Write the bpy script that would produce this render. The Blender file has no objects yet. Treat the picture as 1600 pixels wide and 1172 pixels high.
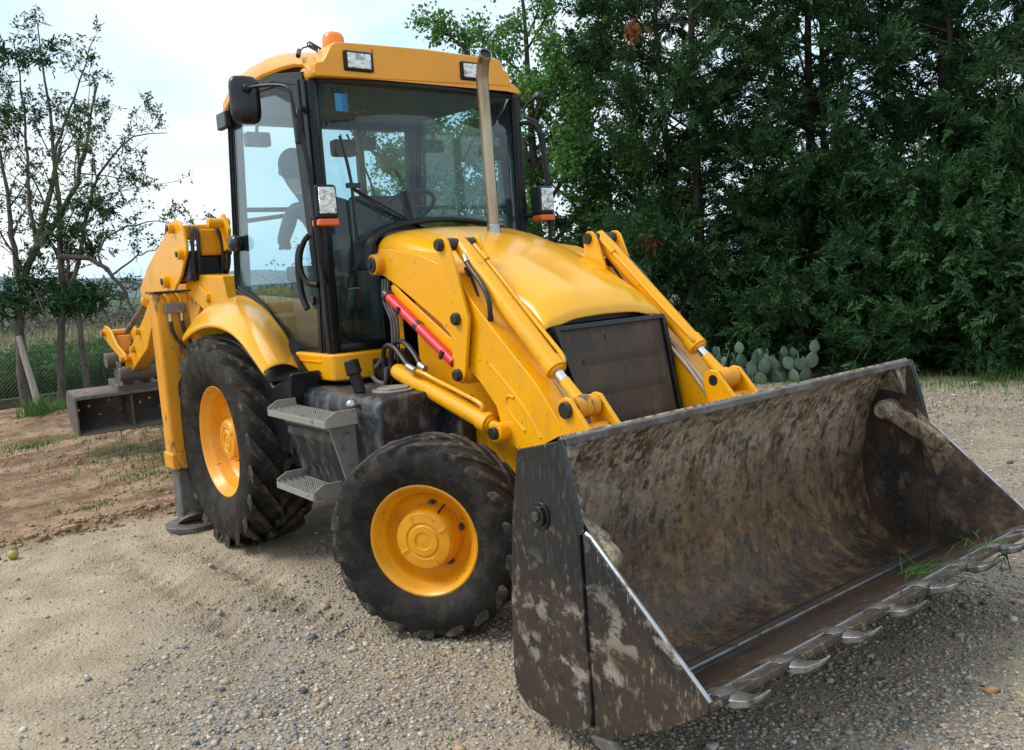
import bpy, bmesh, math, random
import numpy as np
from mathutils import Vector, Matrix, Euler
R = math.radians
random.seed(7)
RNG = np.random.default_rng(7)
S = bpy.context.scene
C = S.collection

# ------------------------------------------------------------ camera
cam = bpy.data.cameras.new('camera'); co = bpy.data.objects.new('camera', cam); C.objects.link(co)
cam.sensor_width = 36; cam.lens = 1364.86/1600*36; cam.clip_start = .05; cam.clip_end = 3000
rt = Vector((0.61767596, 0.78373523, -0.06508076)); up = Vector((-0.05641789, 0.12670063, 0.99033528)); fw = Vector((-0.78440642, 0.60803458, -0.12247662))
M = Matrix((rt, up, -fw)).transposed().to_4x4(); M.translation = Vector((5.715, -3.057, 1.7206))
co.matrix_world = M; S.camera = co

# ------------------------------------------------------------ world, sun, exposure
SUN_EL, SUN_AZ = R(52), R(-125)      # direction towards the sun: azimuth measured from +X
w = bpy.data.worlds.new('World'); S.world = w; w.use_nodes = True
nt = w.node_tree; nt.nodes.clear()
def N(nt, t, **k):
    n = nt.nodes.new(t)
    for a, v in k.items():
        if a.startswith('i_'):
            n.inputs[a[2:].replace('_', ' ')].default_value = v
        else: setattr(n, a, v)
    return n
L = nt.links.new
sky = N(nt, 'ShaderNodeTexSky', sky_type='NISHITA', sun_disc=False, sun_elevation=SUN_EL, sun_rotation=R(90)-SUN_AZ, air_density=1.2, dust_density=2.5)
tc = N(nt, 'ShaderNodeTexCoord')
mp = N(nt, 'ShaderNodeMapping'); mp.inputs['Scale'].default_value = (1, 1, 2.6); L(tc.outputs['Generated'], mp.inputs[0])
n1 = N(nt, 'ShaderNodeTexNoise'); n1.inputs['Scale'].default_value = 1.7; n1.inputs['Detail'].default_value = 5; n1.inputs['Roughness'].default_value = .5
L(mp.outputs[0], n1.inputs[0])
rm = N(nt, 'ShaderNodeMapRange'); rm.inputs[1].default_value = .36; rm.inputs[2].default_value = .66; rm.inputs[3].default_value = .62; rm.inputs[4].default_value = 1; L(n1.outputs[0], rm.inputs[0])
mx = N(nt, 'ShaderNodeMix', data_type='RGBA'); L(rm.outputs[0], mx.inputs[0]); L(sky.outputs[0], mx.inputs[6])
cr = N(nt, 'ShaderNodeMix', data_type='RGBA'); cr.inputs[6].default_value = (5.0, 6.8, 8.0, 1); cr.inputs[7].default_value = (7.9, 8.1, 8.2, 1)
n2 = N(nt, 'ShaderNodeTexNoise'); n2.inputs['Scale'].default_value = 2.6; n2.inputs['Detail'].default_value = 6; L(mp.outputs[0], n2.inputs[0])
rm2 = N(nt, 'ShaderNodeMapRange'); rm2.inputs[1].default_value = .4; rm2.inputs[2].default_value = .62; L(n2.outputs[0], rm2.inputs[0])
L(rm2.outputs[0], cr.inputs[0]); L(cr.outputs[2], mx.inputs[7])
bg = N(nt, 'ShaderNodeBackground'); bg.inputs[1].default_value = .108; L(mx.outputs[2], bg.inputs[0])
wo = N(nt, 'ShaderNodeOutputWorld'); L(bg.outputs[0], wo.inputs[0])
sl = bpy.data.lights.new('sun', 'SUN'); sl.energy = 1.7; sl.angle = R(24); sl.color = (1, .95, .87)
so = bpy.data.objects.new('sun', sl); C.objects.link(so)
d = Vector((math.cos(SUN_EL)*math.cos(SUN_AZ), math.cos(SUN_EL)*math.sin(SUN_AZ), math.sin(SUN_EL)))
so.rotation_euler = d.to_track_quat('Z', 'Y').to_euler(); so.location = (0, 0, 20)
S.view_settings.view_transform = 'Standard'; S.view_settings.look = 'None'; S.view_settings.gamma = 1; S.view_settings.exposure = 0.58

# ------------------------------------------------------------ materials
def mat(name, base, rough=.5, metal=0, layers=(), bump=None, coat=0, spec=.5, rvar=0):
    """layers: (colour, noise scale, lo, hi, amount, stretch xyz[, roughness of layer])"""
    m = bpy.data.materials.new(name); m.use_nodes = True; nt = m.node_tree; L = nt.links.new
    b = nt.nodes['Principled BSDF']
    b.inputs['Roughness'].default_value = rough; b.inputs['Metallic'].default_value = metal
    b.inputs['Coat Weight'].default_value = coat; b.inputs['Coat Roughness'].default_value = .12
    b.inputs['Specular IOR Level'].default_value = spec
    tc = N(nt, 'ShaderNodeTexCoord')
    col = N(nt, 'ShaderNodeRGB'); col.outputs[0].default_value = (*base, 1); cur = col.outputs[0]
    rv = N(nt, 'ShaderNodeValue'); rv.outputs[0].default_value = rough; rc = rv.outputs[0]
    for i, ly in enumerate(layers):
        c, sc, lo, hi, am, st = ly[:6]
        mp = N(nt, 'ShaderNodeMapping'); mp.inputs['Scale'].default_value = st; mp.inputs['Location'].default_value = (i*3.1, i*1.7, i*2.3)
        L(tc.outputs['Object'], mp.inputs[0])
        n = N(nt, 'ShaderNodeTexNoise'); n.inputs['Scale'].default_value = sc; n.inputs['Detail'].default_value = 7; n.inputs['Roughness'].default_value = .62
        L(mp.outputs[0], n.inputs[0])
        r = N(nt, 'ShaderNodeMapRange'); r.inputs[1].default_value = lo; r.inputs[2].default_value = hi; r.inputs[4].default_value = am; L(n.outputs[0], r.inputs[0])
        f = r.outputs[0]
        if len(ly) > 7:      # height window (z0,z1): full at z1, none at z0
            sp = N(nt, 'ShaderNodeSeparateXYZ'); L(tc.outputs['Object'], sp.inputs[0])
            zr = N(nt, 'ShaderNodeMapRange'); zr.inputs[1].default_value = ly[7][0]; zr.inputs[2].default_value = ly[7][1]; L(sp.outputs[2], zr.inputs[0])
            mu = N(nt, 'ShaderNodeMath', operation='MULTIPLY'); L(f, mu.inputs[0]); L(zr.outputs[0], mu.inputs[1]); f = mu.outputs[0]
        x = N(nt, 'ShaderNodeMix', data_type='RGBA'); L(f, x.inputs[0]); L(cur, x.inputs[6]); x.inputs[7].default_value = (*c, 1); cur = x.outputs[2]
        if len(ly) > 6 and ly[6] is not None:
            y = N(nt, 'ShaderNodeMix', data_type='FLOAT'); L(f, y.inputs[0]); L(rc, y.inputs[2]); y.inputs[3].default_value = ly[6]; rc = y.outputs[0]
    L(cur, b.inputs['Base Color']); L(rc, b.inputs['Roughness'])
    if bump:
        n = N(nt, 'ShaderNodeTexNoise'); n.inputs['Scale'].default_value = bump[0]; n.inputs['Detail'].default_value = 6; L(tc.outputs['Object'], n.inputs[0])
        bp = N(nt, 'ShaderNodeBump'); bp.inputs['Strength'].default_value = bump[1]; bp.inputs['Distance'].default_value = bump[2]
        L(n.outputs[0], bp.inputs['Height']); L(bp.outputs[0], b.inputs['Normal'])
    return m
ONE = (1, 1, 1)
YEL = (.87, .395, .0)
m_yel = mat('yellow_paint', YEL, .33, layers=[((.72, .30, .006), 1.6, .45, .75, .5, ONE), ((.16, .08, .03), 34, .635, .70, .8, ONE, .8), ((.45, .24, .05), 5, .55, .75, .4, (1, 1, .4), .7), ((.20, .11, .045), 11, .50, .66, .6, (1, 1, .5), .75, (1.15, .75)), ((.50, .30, .06), 60, .6, .68, .4, ONE, .6)], coat=.25, spec=.35, bump=(3, .08, .02))
m_hood = mat('bonnet_yellow_paint', (.89, .42, .0), .27, spec=.4, layers=[((.78, .35, .01), 2.2, .45, .7, .4, ONE), ((.6, .36, .1), 9, .62, .8, .3, ONE, .5)], coat=.45, bump=(2.5, .06, .03))
m_roof = mat('roof_orange_yellow', (.84, .345, .003), .38, layers=[((.62, .24, .01), 3, .5, .75, .5, ONE), ((.3, .15, .04), 18, .66, .8, .5, ONE, .8)], coat=.3)
m_old = mat('scraped_yellow_paint', (.76, .32, .01), .5, layers=[((.55, .22, .01), 4, .45, .7, .6, (1, 1, .5)), ((.10, .075, .06), 13, .55, .63, .9, (1, 1, .35), .85), ((.30, .18, .07), 30, .6, .7, .6, ONE, .8)], bump=(30, .25, .004))
m_rim = mat('rim_orange_paint', (.84, .36, .003), .42, layers=[((.62, .22, .006), 6, .4, .7, .6, ONE), ((.16, .07, .02), 28, .63, .70, .85, ONE, .85), ((.35, .16, .03), 60, .62, .7, .5, ONE, .8)], coat=.2, bump=(40, .15, .003))
m_blk = mat('black_paint', (.008, .009, .012), .32, spec=.4, layers=[((.04, .04, .04), 12, .55, .7, .5, ONE, .6)], coat=.2)
m_rub = mat('black_rubber_plastic', (.007, .008, .011), .45, spec=.35, layers=[((.025, .026, .030), 10, .5, .75, .6, ONE, .6)], bump=(80, .1, .001))
m_int = mat('cab_interior_dark', (.03, .034, .038), .7)
m_lin = mat('grey_headlining', (.12, .17, .19), .8)
m_seat = mat('seat_fabric', (.03, .03, .035), .9, bump=(200, .3, .002))
m_tyre = mat('tyre_rubber', (.008, .008, .008), .62, spec=.25, layers=[((.022, .021, .022), 5, .45, .7, .8, ONE, .6), ((.07, .055, .042), 11, .46, .72, .7, ONE, .9), ((.26, .22, .17), 60, .66, .72, .5, ONE, .95)], bump=(55, .45, .006))
m_lug = mat('muddy_lug_rubber', (.014, .013, .013), .6, spec=.3, layers=[((.06, .05, .042), 9, .42, .62, .9, ONE, .8), ((.17, .125, .09), 22, .53, .68, .85, ONE, .95)], bump=(60, .5, .006))
m_mud = mat('bucket_mud_and_paint', (.026, .022, .020), .45, layers=[
    ((.125, .070, .033), 2.6, .34, .52, 1, (1, 1, .8), .65),
    ((.36, .295, .21), 5, .36, .60, .85, (1, 1, .8), .85, (.50, .90)),
    ((.56, .48, .37), 30, .45, .62, .85, (1, 1, .55), .85, (.62, 1.05)),
    ((.28, .155, .065), 14, .48, .62, .85, (1, 1, .8), .85, (1.1, .35)),
    ((.020, .018, .018), 19, .54, .62, .75, (1, 1, .62), .38),
    ((.030, .021, .018), 6, .40, .60, .8, ONE, .25, (.45, .20)),
    ((.05, .042, .038), 7, .52, .64, .8, (1, 1, .6), .35, (.6, .25)),
    ((.06, .032, .015), 42, .55, .63, .7, ONE, .8),
    ((.46, .26, .09), 75, .68, .72, .9, ONE, .8, (.75, .4))], bump=(34, .7, .014))
m_side = mat('bucket_side_paint', (.012, .014, .018), .28, layers=[
    ((.06, .055, .05), 30, .55, .66, .7, (3, 1, .5), .5),
    ((.050, .028, .016), 3.0, .44, .54, .95, ONE, .75, (.70, .45)),
    ((.34, .31, .26), 7.5, .53, .60, .75, (1, 1, 1.5), .85, (.74, .48)),
    ((.040, .024, .015), 5.0, .40, .50, .96, ONE, .7, (.52, .40)),
    ((.20, .15, .09), 24, .56, .64, .8, (1, 1, .6), .85, (.95, .6)),
    ((.035, .030, .030), 9, .50, .60, .85, ONE, .4, (.4, .2)),
    ((.40, .37, .32), 50, .645, .675, .8, (3, 1, .30), .5)], bump=(40, .35, .004))
m_side_in = mat('inner_side_mud', (.022, .020, .021), .45, layers=[((.065, .040, .024), 4, .40, .56, .95, ONE, .75), ((.20, .15, .10), 12, .54, .66, .6, (1, 1, .6), .85), ((.030, .026, .026), 8, .50, .60, .8, ONE, .4), ((.10, .06, .03), 40, .55, .65, .6, ONE, .8)], bump=(36, .6, .010))
m_floor = mat('wet_worn_bucket_steel', (.075, .062, .055), .30, metal=.3, layers=[((.055, .030, .015), 5, .42, .56, .95, (1, .4, 1), .7), ((.14, .085, .045), 24, .54, .66, .7, ONE, .85), ((.17, .16, .16), 14, .6, .7, .6, (.6, .15, 1), .25)], bump=(40, .4, .006))
m_worn = mat('worn_bright_steel', (.42, .42, .43), .28, metal=.9, layers=[((.09, .06, .04), 14, .5, .66, .8, ONE, .7)], bump=(60, .2, .002))
m_tooth = mat('worn_tooth_steel', (.42, .41, .41), .28, metal=.85, layers=[((.05, .04, .035), 12, .42, .58, .85, ONE, .6), ((.5, .5, .52), 20, .6, .7, .8, ONE, .2)], bump=(50, .3, .003))
m_steel = mat('dull_grey_steel', (.17, .17, .17), .5, metal=.35, layers=[((.09, .06, .045), 7, .42, .62, .8, ONE, .8), ((.28, .26, .24), 25, .58, .7, .6, ONE, .7)], bump=(60, .3, .003))
m_rear = mat('rear_bucket_steel', (.10, .096, .092), .5, metal=.2, layers=[((.15, .10, .07), 5, .4, .6, .8, ONE, .8), ((.30, .28, .26), 12, .58, .72, .7, ONE, .6)], bump=(40, .3, .004))
m_chr = mat('chrome_rod', (.8, .8, .82), .12, metal=1)
m_exh = mat('exhaust_steel', (.42, .33, .23), .30, metal=.9, layers=[((.20, .13, .08), 7, .45, .65, .7, (1, 1, .2), .5), ((.55, .52, .46), 16, .6, .7, .5, (1, 1, .1), .25)])
m_grl = mat('grille_mesh_mud', (.05, .040, .033), .75, layers=[((.105, .070, .048), 4, .42, .62, .9, (1, .7, .6), .9), ((.16, .12, .085), 20, .56, .68, .5, (1, 1, .12), .9)], bump=(170, .5, .003))
m_tank = mat('dusty_black_tank', (.014, .018, .024), .38, layers=[((.17, .16, .14), 14, .50, .66, .65, (1, 1, .6), .8), ((.06, .06, .062), 60, .52, .62, .8, ONE, .7)], coat=.15, bump=(50, .25, .003))
m_step = mat('dusty_step_steel', (.30, .285, .26), .6, metal=.3, layers=[((.30, .27, .23), 9, .45, .65, .8, ONE, .85), ((.06, .05, .045), 22, .56, .68, .7, ONE, .8)], bump=(80, .3, .002))
m_red = mat('red_safety_strut', (.62, .012, .028), .42, layers=[((.45, .02, .03), 14, .5, .7, .6, ONE)])
m_pin = mat('black_pin', (.015, .016, .018), .38, layers=[((.08, .08, .08), 30, .55, .7, .5, ONE)])
m_bolt = mat('bolt_steel', (.10, .095, .09), .45, metal=.6, layers=[((.16, .09, .05), 50, .45, .65, .8, ONE, .8)])
m_hose = mat('hydraulic_hose', (.016, .017, .02), .42, layers=[((.07, .065, .06), 30, .5, .7, .5, ONE, .8)])
m_fit = mat('hose_fitting', (.5, .48, .43), .35, metal=.8)
m_orl = mat('amber_lens', (.92, .23, .001), .25, coat=.3); m_red_l = mat('indicator_lens', (.78, .11, .002), .25, coat=.3)
m_blue = mat('blue_sticker', (.03, .20, .40), .6)
m_skin = mat('skin', (.30, .16, .10), .6); m_cloth = mat('dark_blue_shirt', (.03, .045, .075), .85); m_hair = mat('dark_hair', (.012, .010, .010), .8); m_jean = mat('dark_trousers', (.02, .025, .035), .85)
def glass(name, tint, milky, mcol, dirt=.25):
    m = bpy.data.materials.new(name); m.use_nodes = True; nt = m.node_tree; nt.nodes.clear(); L = nt.links.new
    o = N(nt, 'ShaderNodeOutputMaterial'); tr = N(nt, 'ShaderNodeBsdfTransparent'); tr.inputs[0].default_value = (*tint, 1)
    df = N(nt, 'ShaderNodeBsdfDiffuse'); df.inputs[0].default_value = (*mcol, 1)
    gl = N(nt, 'ShaderNodeBsdfGlossy'); gl.inputs['Roughness'].default_value = .03; gl.inputs[0].default_value = (.95, .98, 1, 1)
    tc = N(nt, 'ShaderNodeTexCoord'); n = N(nt, 'ShaderNodeTexNoise'); n.inputs['Scale'].default_value = 4; n.inputs['Detail'].default_value = 6
    mp = N(nt, 'ShaderNodeMapping'); mp.inputs['Scale'].default_value = (1, 1, .35); L(tc.outputs['Object'], mp.inputs[0]); L(mp.outputs[0], n.inputs[0])
    r = N(nt, 'ShaderNodeMapRange'); r.inputs[1].default_value = .3; r.inputs[2].default_value = .7; r.inputs[3].default_value = milky*.6; r.inputs[4].default_value = milky*1.4; L(n.outputs[0], r.inputs[0])
    v = N(nt, 'ShaderNodeTexVoronoi'); v.inputs['Scale'].default_value = 70; L(tc.outputs['Object'], v.inputs['Vector'])     # rain drops
    vr = N(nt, 'ShaderNodeMapRange'); vr.inputs[1].default_value = .10; vr.inputs[2].default_value = .22; vr.inputs[3].default_value = dirt; vr.inputs[4].default_value = 0; L(v.outputs['Distance'], vr.inputs[0])
    n3 = N(nt, 'ShaderNodeTexNoise'); n3.inputs['Scale'].default_value = 3; L(tc.outputs['Object'], n3.inputs[0])
    r3 = N(nt, 'ShaderNodeMapRange'); r3.inputs[1].default_value = .42; r3.inputs[2].default_value = .56; L(n3.outputs[0], r3.inputs[0])
    mu = N(nt, 'ShaderNodeMath', operation='MULTIPLY'); L(vr.outputs[0], mu.inputs[0]); L(r3.outputs[0], mu.inputs[1])
    ad = N(nt, 'ShaderNodeMath', operation='ADD', use_clamp=True); L(r.outputs[0], ad.inputs[0]); L(mu.outputs[0], ad.inputs[1])
    m1 = N(nt, 'ShaderNodeMixShader'); L(ad.outputs[0], m1.inputs[0]); L(tr.outputs[0], m1.inputs[1]); L(df.outputs[0], m1.inputs[2])
    lw = N(nt, 'ShaderNodeLayerWeight'); lw.inputs[0].default_value = .5; fp = N(nt, 'ShaderNodeMath', operation='POWER'); L(lw.outputs['Facing'], fp.inputs[0]); fp.inputs[1].default_value = 4.5; fr = N(nt, 'ShaderNodeMath', operation='MULTIPLY_ADD'); L(fp.outputs[0], fr.inputs[0]); fr.inputs[1].default_value = .9; fr.inputs[2].default_value = .038
    m2 = N(nt, 'ShaderNodeMixShader'); L(fr.outputs[0], m2.inputs[0]); L(m1.outputs[0], m2.inputs[1]); L(gl.outputs[0], m2.inputs[2])
    L(m2.outputs[0], o.inputs[0]); return m
m_gls = glass('tinted_cab_glass', (.80, .90, .92), .026, (.25, .40, .46), .5)
m_gls_door = glass('clear_door_glass', (.88, .95, .96), .014, (.30, .45, .50))
m_gld = glass('dusty_lower_glass', (.5, .62, .62), .12, (.22, .26, .26))
m_lens = mat('lamp_lens', (.70, .70, .68), .08, metal=.75, layers=[((.16, .15, .14), 30, .5, .58, .7, (1, 1, .7))], bump=(28, .8, .02), coat=.9)

# ------------------------------------------------------------ mesh helpers
class MB:
    def __init__(s): s.v = []; s.f = []
    def add(s, vs, fs):
        k = len(s.v); s.v += [tuple(v) for v in vs]; s.f += [tuple(i+k for i in f) for f in fs]; return s
    def box(s, x0, x1, y0, y1, z0, z1):
        vs = [(x, y, z) for x in (x0, x1) for y in (y0, y1) for z in (z0, z1)]
        return s.add(vs, [(0, 1, 3, 2), (4, 6, 7, 5), (0, 4, 5, 1), (2, 3, 7, 6), (0, 2, 6, 4), (1, 5, 7, 3)])
    def obox(s, c, ax, ay, az):        # centre, three half-axis vectors
        c, ax, ay, az = map(Vector, (c, ax, ay, az))
        vs = [c+ax*i+ay*j+az*k for i in (-1, 1) for j in (-1, 1) for k in (-1, 1)]
        return s.add(vs, [(0, 1, 3, 2), (4, 6, 7, 5), (0, 4, 5, 1), (2, 3, 7, 6), (0, 2, 6, 4), (1, 5, 7, 3)])
    def prism(s, pts, y0, y1, ax='y'):
        n = len(pts)
        mk = {'y': lambda p, y: (p[0], y, p[1]), 'z': lambda p, y: (p[0], p[1], y), 'x': lambda p, y: (y, p[0], p[1])}[ax]
        vs = [mk(p, y0) for p in pts]+[mk(p, y1) for p in pts]
        return s.add(vs, [tuple(range(n)), tuple(range(2*n-1, n-1, -1))]+[(i, i+n, (i+1) % n+n, (i+1) % n) for i in range(n)])
    def cyl(s, a, b, r0, r1=None, n=24, cap=True):
        a, b = Vector(a), Vector(b); r1 = r0 if r1 is None else r1
        d = (b-a).normalized(); u = d.orthogonal().normalized(); w_ = d.cross(u)
        vs = [p+(u*math.cos(t)+w_*math.sin(t))*r for p, r in ((a, r0), (b, r1)) for t in [2*math.pi*i/n for i in range(n)]]
        fs = [(i, (i+1) % n, (i+1) % n+n, i+n) for i in range(n)]
        if cap: fs += [tuple(range(n-1, -1, -1)), tuple(range(n, 2*n))]
        return s.add(vs, fs)
    def tube(s, pts, r, n=10, smooth=2, cap=True):
        P = [Vector(p) for p in pts]
        for _ in range(smooth):
            Q = [P[0]]
            for a, b in zip(P, P[1:]): Q += [a*.75+b*.25, a*.25+b*.75]
            Q.append(P[-1]); P = Q
        rr = r if callable(r) else (lambda t: r)
        vs = []; u = None; m = len(P)
        for i, p in enumerate(P):
            d = (P[min(i+1, m-1)]-P[max(i-1, 0)]).normalized()
            u = (d.orthogonal() if u is None else (u-d*u.dot(d))).normalized(); w_ = d.cross(u); q = rr(i/(m-1))
            vs += [p+(u*math.cos(2*math.pi*k/n)+w_*math.sin(2*math.pi*k/n))*q for k in range(n)]
        fs = [(i*n+k, i*n+(k+1) % n, (i+1)*n+(k+1) % n, (i+1)*n+k) for i in range(m-1) for k in range(n)]
        if cap: fs += [tuple(range(n-1, -1, -1)), tuple(range((m-1)*n, m*n))]
        return s.add(vs, fs)
    def lathe(s, prof, c, a, u, n=64, close=False):       # prof (r, h along a)
        c, a, u = Vector(c), Vector(a).normalized(), Vector(u).normalized(); w_ = a.cross(u); m = len(prof)
        vs = [c+a*h+(u*math.cos(t)+w_*math.sin(t))*r for t in [2*math.pi*i/n for i in range(n)] for r, h in prof]
        k = m if close else m-1
        return s.add(vs, [(i*m+j, i*m+(j+1) % m, ((i+1) % n)*m+(j+1) % m, ((i+1) % n)*m+j) for i in range(n) for j in range(k)])
    def ball(s, c, r, n=16, m=10, sc=(1, 1, 1)):
        c = Vector(c); vs = []
        for i in range(m+1):
            ph = math.pi*i/m
            for k in range(n):
                t = 2*math.pi*k/n; vs.append((c.x+r*sc[0]*math.sin(ph)*math.cos(t), c.y+r*sc[1]*math.sin(ph)*math.sin(t), c.z+r*sc[2]*math.cos(ph)))
        return s.add(vs, [(i*n+k, (i+1)*n+k, (i+1)*n+(k+1) % n, i*n+(k+1) % n) for i in range(m) for k in range(n)])
    def grid(s, rows, closed=False):                     # rows of equal-length point lists
        m = len(rows[0]); vs = [p for r in rows for p in r]
        return s.add(vs, [(i*m+j, i*m+j+1, (i+1)*m+j+1, (i+1)*m+j) for i in range(len(rows)-1) for j in range(m-1)])
    def build(s, name, m, parent=None, bevel=0, smooth=True, ang=35, solid=0, sub=0, label=None, seg=2, fix=True):
        me = bpy.data.meshes.new(name); me.from_pydata(s.v, [], s.f)
        if fix:
            bm = bmesh.new(); bm.from_mesh(me); bmesh.ops.remove_doubles(bm, verts=bm.verts, dist=1e-5); bmesh.ops.recalc_face_normals(bm, faces=bm.faces); bm.to_mesh(me); bm.free()
        me.materials.append(m)
        o = bpy.data.objects.new(name, me); C.objects.link(o)
        if smooth:
            me.shade_smooth()
            try: me.set_sharp_from_angle(angle=R(ang))
            except Exception: pass
        if solid:
            md = o.modifiers.new('solid', 'SOLIDIFY'); md.thickness = solid; md.offset = 0
        if bevel:
            md = o.modifiers.new('bevel', 'BEVEL'); md.width = bevel; md.segments = seg; md.limit_method = 'ANGLE'; md.angle_limit = R(35)
            if smooth: md.harden_normals = True
        if sub:
            md = o.modifiers.new('sub', 'SUBSURF'); md.levels = md.render_levels = sub
        if parent is not None: attach(o, parent)
        if label: o['label'] = label
        return o
def attach(o, p):
    o.parent = p
    if p.type == 'EMPTY': o.matrix_parent_inverse = Matrix.Translation(-p.location)
def thing(name, loc, label, cat, group=None):
    o = bpy.data.objects.new(name, None); C.objects.link(o); o.location = loc; o.empty_display_size = .2
    o['label'] = label; o['category'] = cat
    if group: o['group'] = group
    return o
def tag(o, label=None, cat=None, group=None, kind=None):
    for k, v in (('label', label), ('category', cat), ('group', group), ('kind', kind)):
        if v: o[k] = v
    return o
def npmesh(name, V, F, m, parent=None, smooth=False):    # numpy arrays, F uniform width
    me = bpy.data.meshes.new(name); n, k = F.shape
    me.vertices.add(len(V)); me.vertices.foreach_set('co', V.astype(np.float32).ravel())
    me.loops.add(n*k); me.loops.foreach_set('vertex_index', F.astype(np.int32).ravel())
    me.polygons.add(n); me.polygons.foreach_set('loop_start', np.arange(0, n*k, k, dtype=np.int32)); me.polygons.foreach_set('loop_total', np.full(n, k, dtype=np.int32))
    me.update(calc_edges=True); me.validate()
    if smooth: me.shade_smooth()
    me.materials.append(m); o = bpy.data.objects.new(name, me); C.objects.link(o)
    if parent is not None: attach(o, parent)
    return o

# ============================================================ BACKHOE LOADER
BL = thing('backhoe_loader', (1, 0, 0), 'large yellow wheeled digger with glazed cab and wide muddy front bucket, parked on gravel', 'digger')

# ---- wheels
def wheel(name, c, ax, u, Rt, W, rimR, nl, lugh, hub, rec, dish, front):
    ax, u = Vector(ax).normalized(), Vector(u).normalized(); c = Vector(c); wz = ax.cross(u)
    if wz.z < 0: wz = -wz
    h = W/2; t = Rt-rimR
    # outer sidewall profile from bead to crown, then mirrored
    half = [(rimR-.012, h*.62), (rimR+.01, h*.74), (rimR+t*.16, h*.86), (rimR+t*.36, h*.985), (rimR+t*.52, h), (rimR+t*.68, h*.97), (Rt-lugh-.035, h*.91), (Rt-lugh-.012, h*.80), (Rt-lugh-.004, h*.55), (Rt-lugh, h*.25), (Rt-lugh, 0)]
    prof = half+[(r, -y) for r, y in half[-2::-1]]
    prof += [(rimR-.012, -h*.3), (rimR-.012, h*.3)]
    mb = MB().lathe(prof, c, ax, u, 96, close=True); root = mb.build('wheel', m_tyre, BL, ang=50); root.name = name
    root.name = 'wheel'
    # lugs as one mesh on the tyre
    lug = MB(); rs = random.Random(3)
    def surf(s):           # s: 0 crown centre .. 1 shoulder .. 1.25 on the sidewall -> r, y
        if s <= 1: return Rt-.003-(.018*s*s), h*.97*s
        q = (s-1)/.28; return Rt-.021-q*t*.34, h*(.97+.03*q-.075*q*q)
    for side in (1, -1):
        for i in range(nl):
            th0 = 2*math.pi*(i+(.5 if side < 0 else 0))/nl
            rows = []; ss = [-.08, .1, .35, .6, .85, 1.0, 1.12, 1.26]
            for k, s in enumerate(ss):
                r, y = surf(max(s, 0)); y = y if s >= 0 else h*.97*s
                th = th0+min(s, 1.05)*.62*(.40/Rt)*1.25*(W/.42)
                wd = (.026+.016*max(0, min(s, 1)))*(1 if s < 1.1 else .8)*(W/.42)**.3
                jit = rs.uniform(-.004, .004); dth = wd/Rt
                depth = lugh+.01 if s <= 1 else .012
                ps = []
                for dt, top in ((-1.35, 0), (-1, 1), (1, 1), (1.35, 0)):
                    a = th+dt*dth; rr = r+jit if top else r-depth; yy = y if top or s < 1 else y-h*.05
                    ps.append(c+ax*(side*yy)+(u*math.cos(a)+wz*math.sin(a))*rr)
                rows.append(ps)
            lug.grid(rows); b = len(lug.v)-len(ss)*4
            lug.f.append((b, b+1, b+2, b+3)); e = len(lug.v)-4; lug.f.append((e+3, e+2, e+1, e))
    lug.build('tread_lug', m_lug, root, bevel=.006, ang=40, seg=2)
    # rim: flange, dish, disc
    o = h*.64
    rp = [(rimR-.03, -o), (rimR+.012, -o), (rimR+.012, -o+.02), (rimR-.02, -o+.03), (rimR-.035, 0), (rimR-.02, o-.035), (rimR+.006, o-.016), (rimR+.014, o+.004), (rimR+.012, o+.016), (rimR+.002, o+.018), (rimR-.012, o+.006),
          (rimR-.020, o-.020), (rimR-.036, o-.032), (rimR-.045, o-.05), (rimR-.052, o-dish*.75), (rimR-.075, o-dish), (rimR-.11, o-dish-.006), (hub+.012, o-dish-.004), (.02, o-dish-.004)]
    rim = MB().lathe(rp, c, ax, u, 72); rim.build('rim', m_rim, root, ang=50)
    oh = o-rec
    hp = [(hub+.015, o-dish-.02), (hub+.006, oh-.03), (hub, oh-.012), (hub-.010, oh), (hub*.62, oh+.004), (hub*.60, oh-.002), (hub*.55, oh-.002), (hub*.50, oh+.006), (hub*.30, oh+.006), (hub*.28, oh), (.0015, oh+.002)]
    hb = MB().lathe(hp, c, ax, u, 48)
    for k in range(4):       # raised webs on the hub face
        a = k*math.pi/2+.5; d_ = u*math.cos(a)+wz*math.sin(a); e_ = ax.cross(d_)
        hb.obox(c+ax*(oh+.001)+d_*hub*.78, d_*hub*.15, e_*.006, ax*.006)
    hb.build('hub', m_rim, root, bevel=.002, ang=40)
    nb = 5 if front else 8; rb = (hub+rimR-.1)/2 if front else hub+.05
    for k in range(nb):
        a = 2*math.pi*k/nb+.25; p = c+ax*(o-dish-.004)+(u*math.cos(a)+wz*math.sin(a))*rb
        MB().cyl(p, p+ax*.012, .019, n=16).cyl(p+ax*.012, p+ax*.034, .0135, n=6).build('wheel_nut', m_bolt, root, ang=30)
    a = 1.05; p = c+ax*(o-dish*.6)+(u*math.cos(a)+wz*math.sin(a))*(rimR-.08)
    MB().tube([p, p+ax*.03-(u*math.cos(a)+wz*math.sin(a))*.015, p+ax*.055-(u*math.cos(a)+wz*math.sin(a))*.03], .005, 8, 1).build('valve_stem', m_pin, root)
    return root
ST = .607
aN = Vector((math.sin(ST), -math.cos(ST), 0)); uN = Vector((math.cos(ST), math.sin(ST), 0))
Wf, Wr = .335, .43
cN = Vector((2.281, -.979, .474))-aN*(Wf/2*.64)
wheel('front', cN, aN, uN, .487, Wf, .262, 18, .014, .142, -.012, .105, True)
wheel('front', (cN.x+.1, -cN.y-.06, .474), -aN, uN, .487, Wf, .262, 18, .014, .142, -.012, .105, True)
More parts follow.
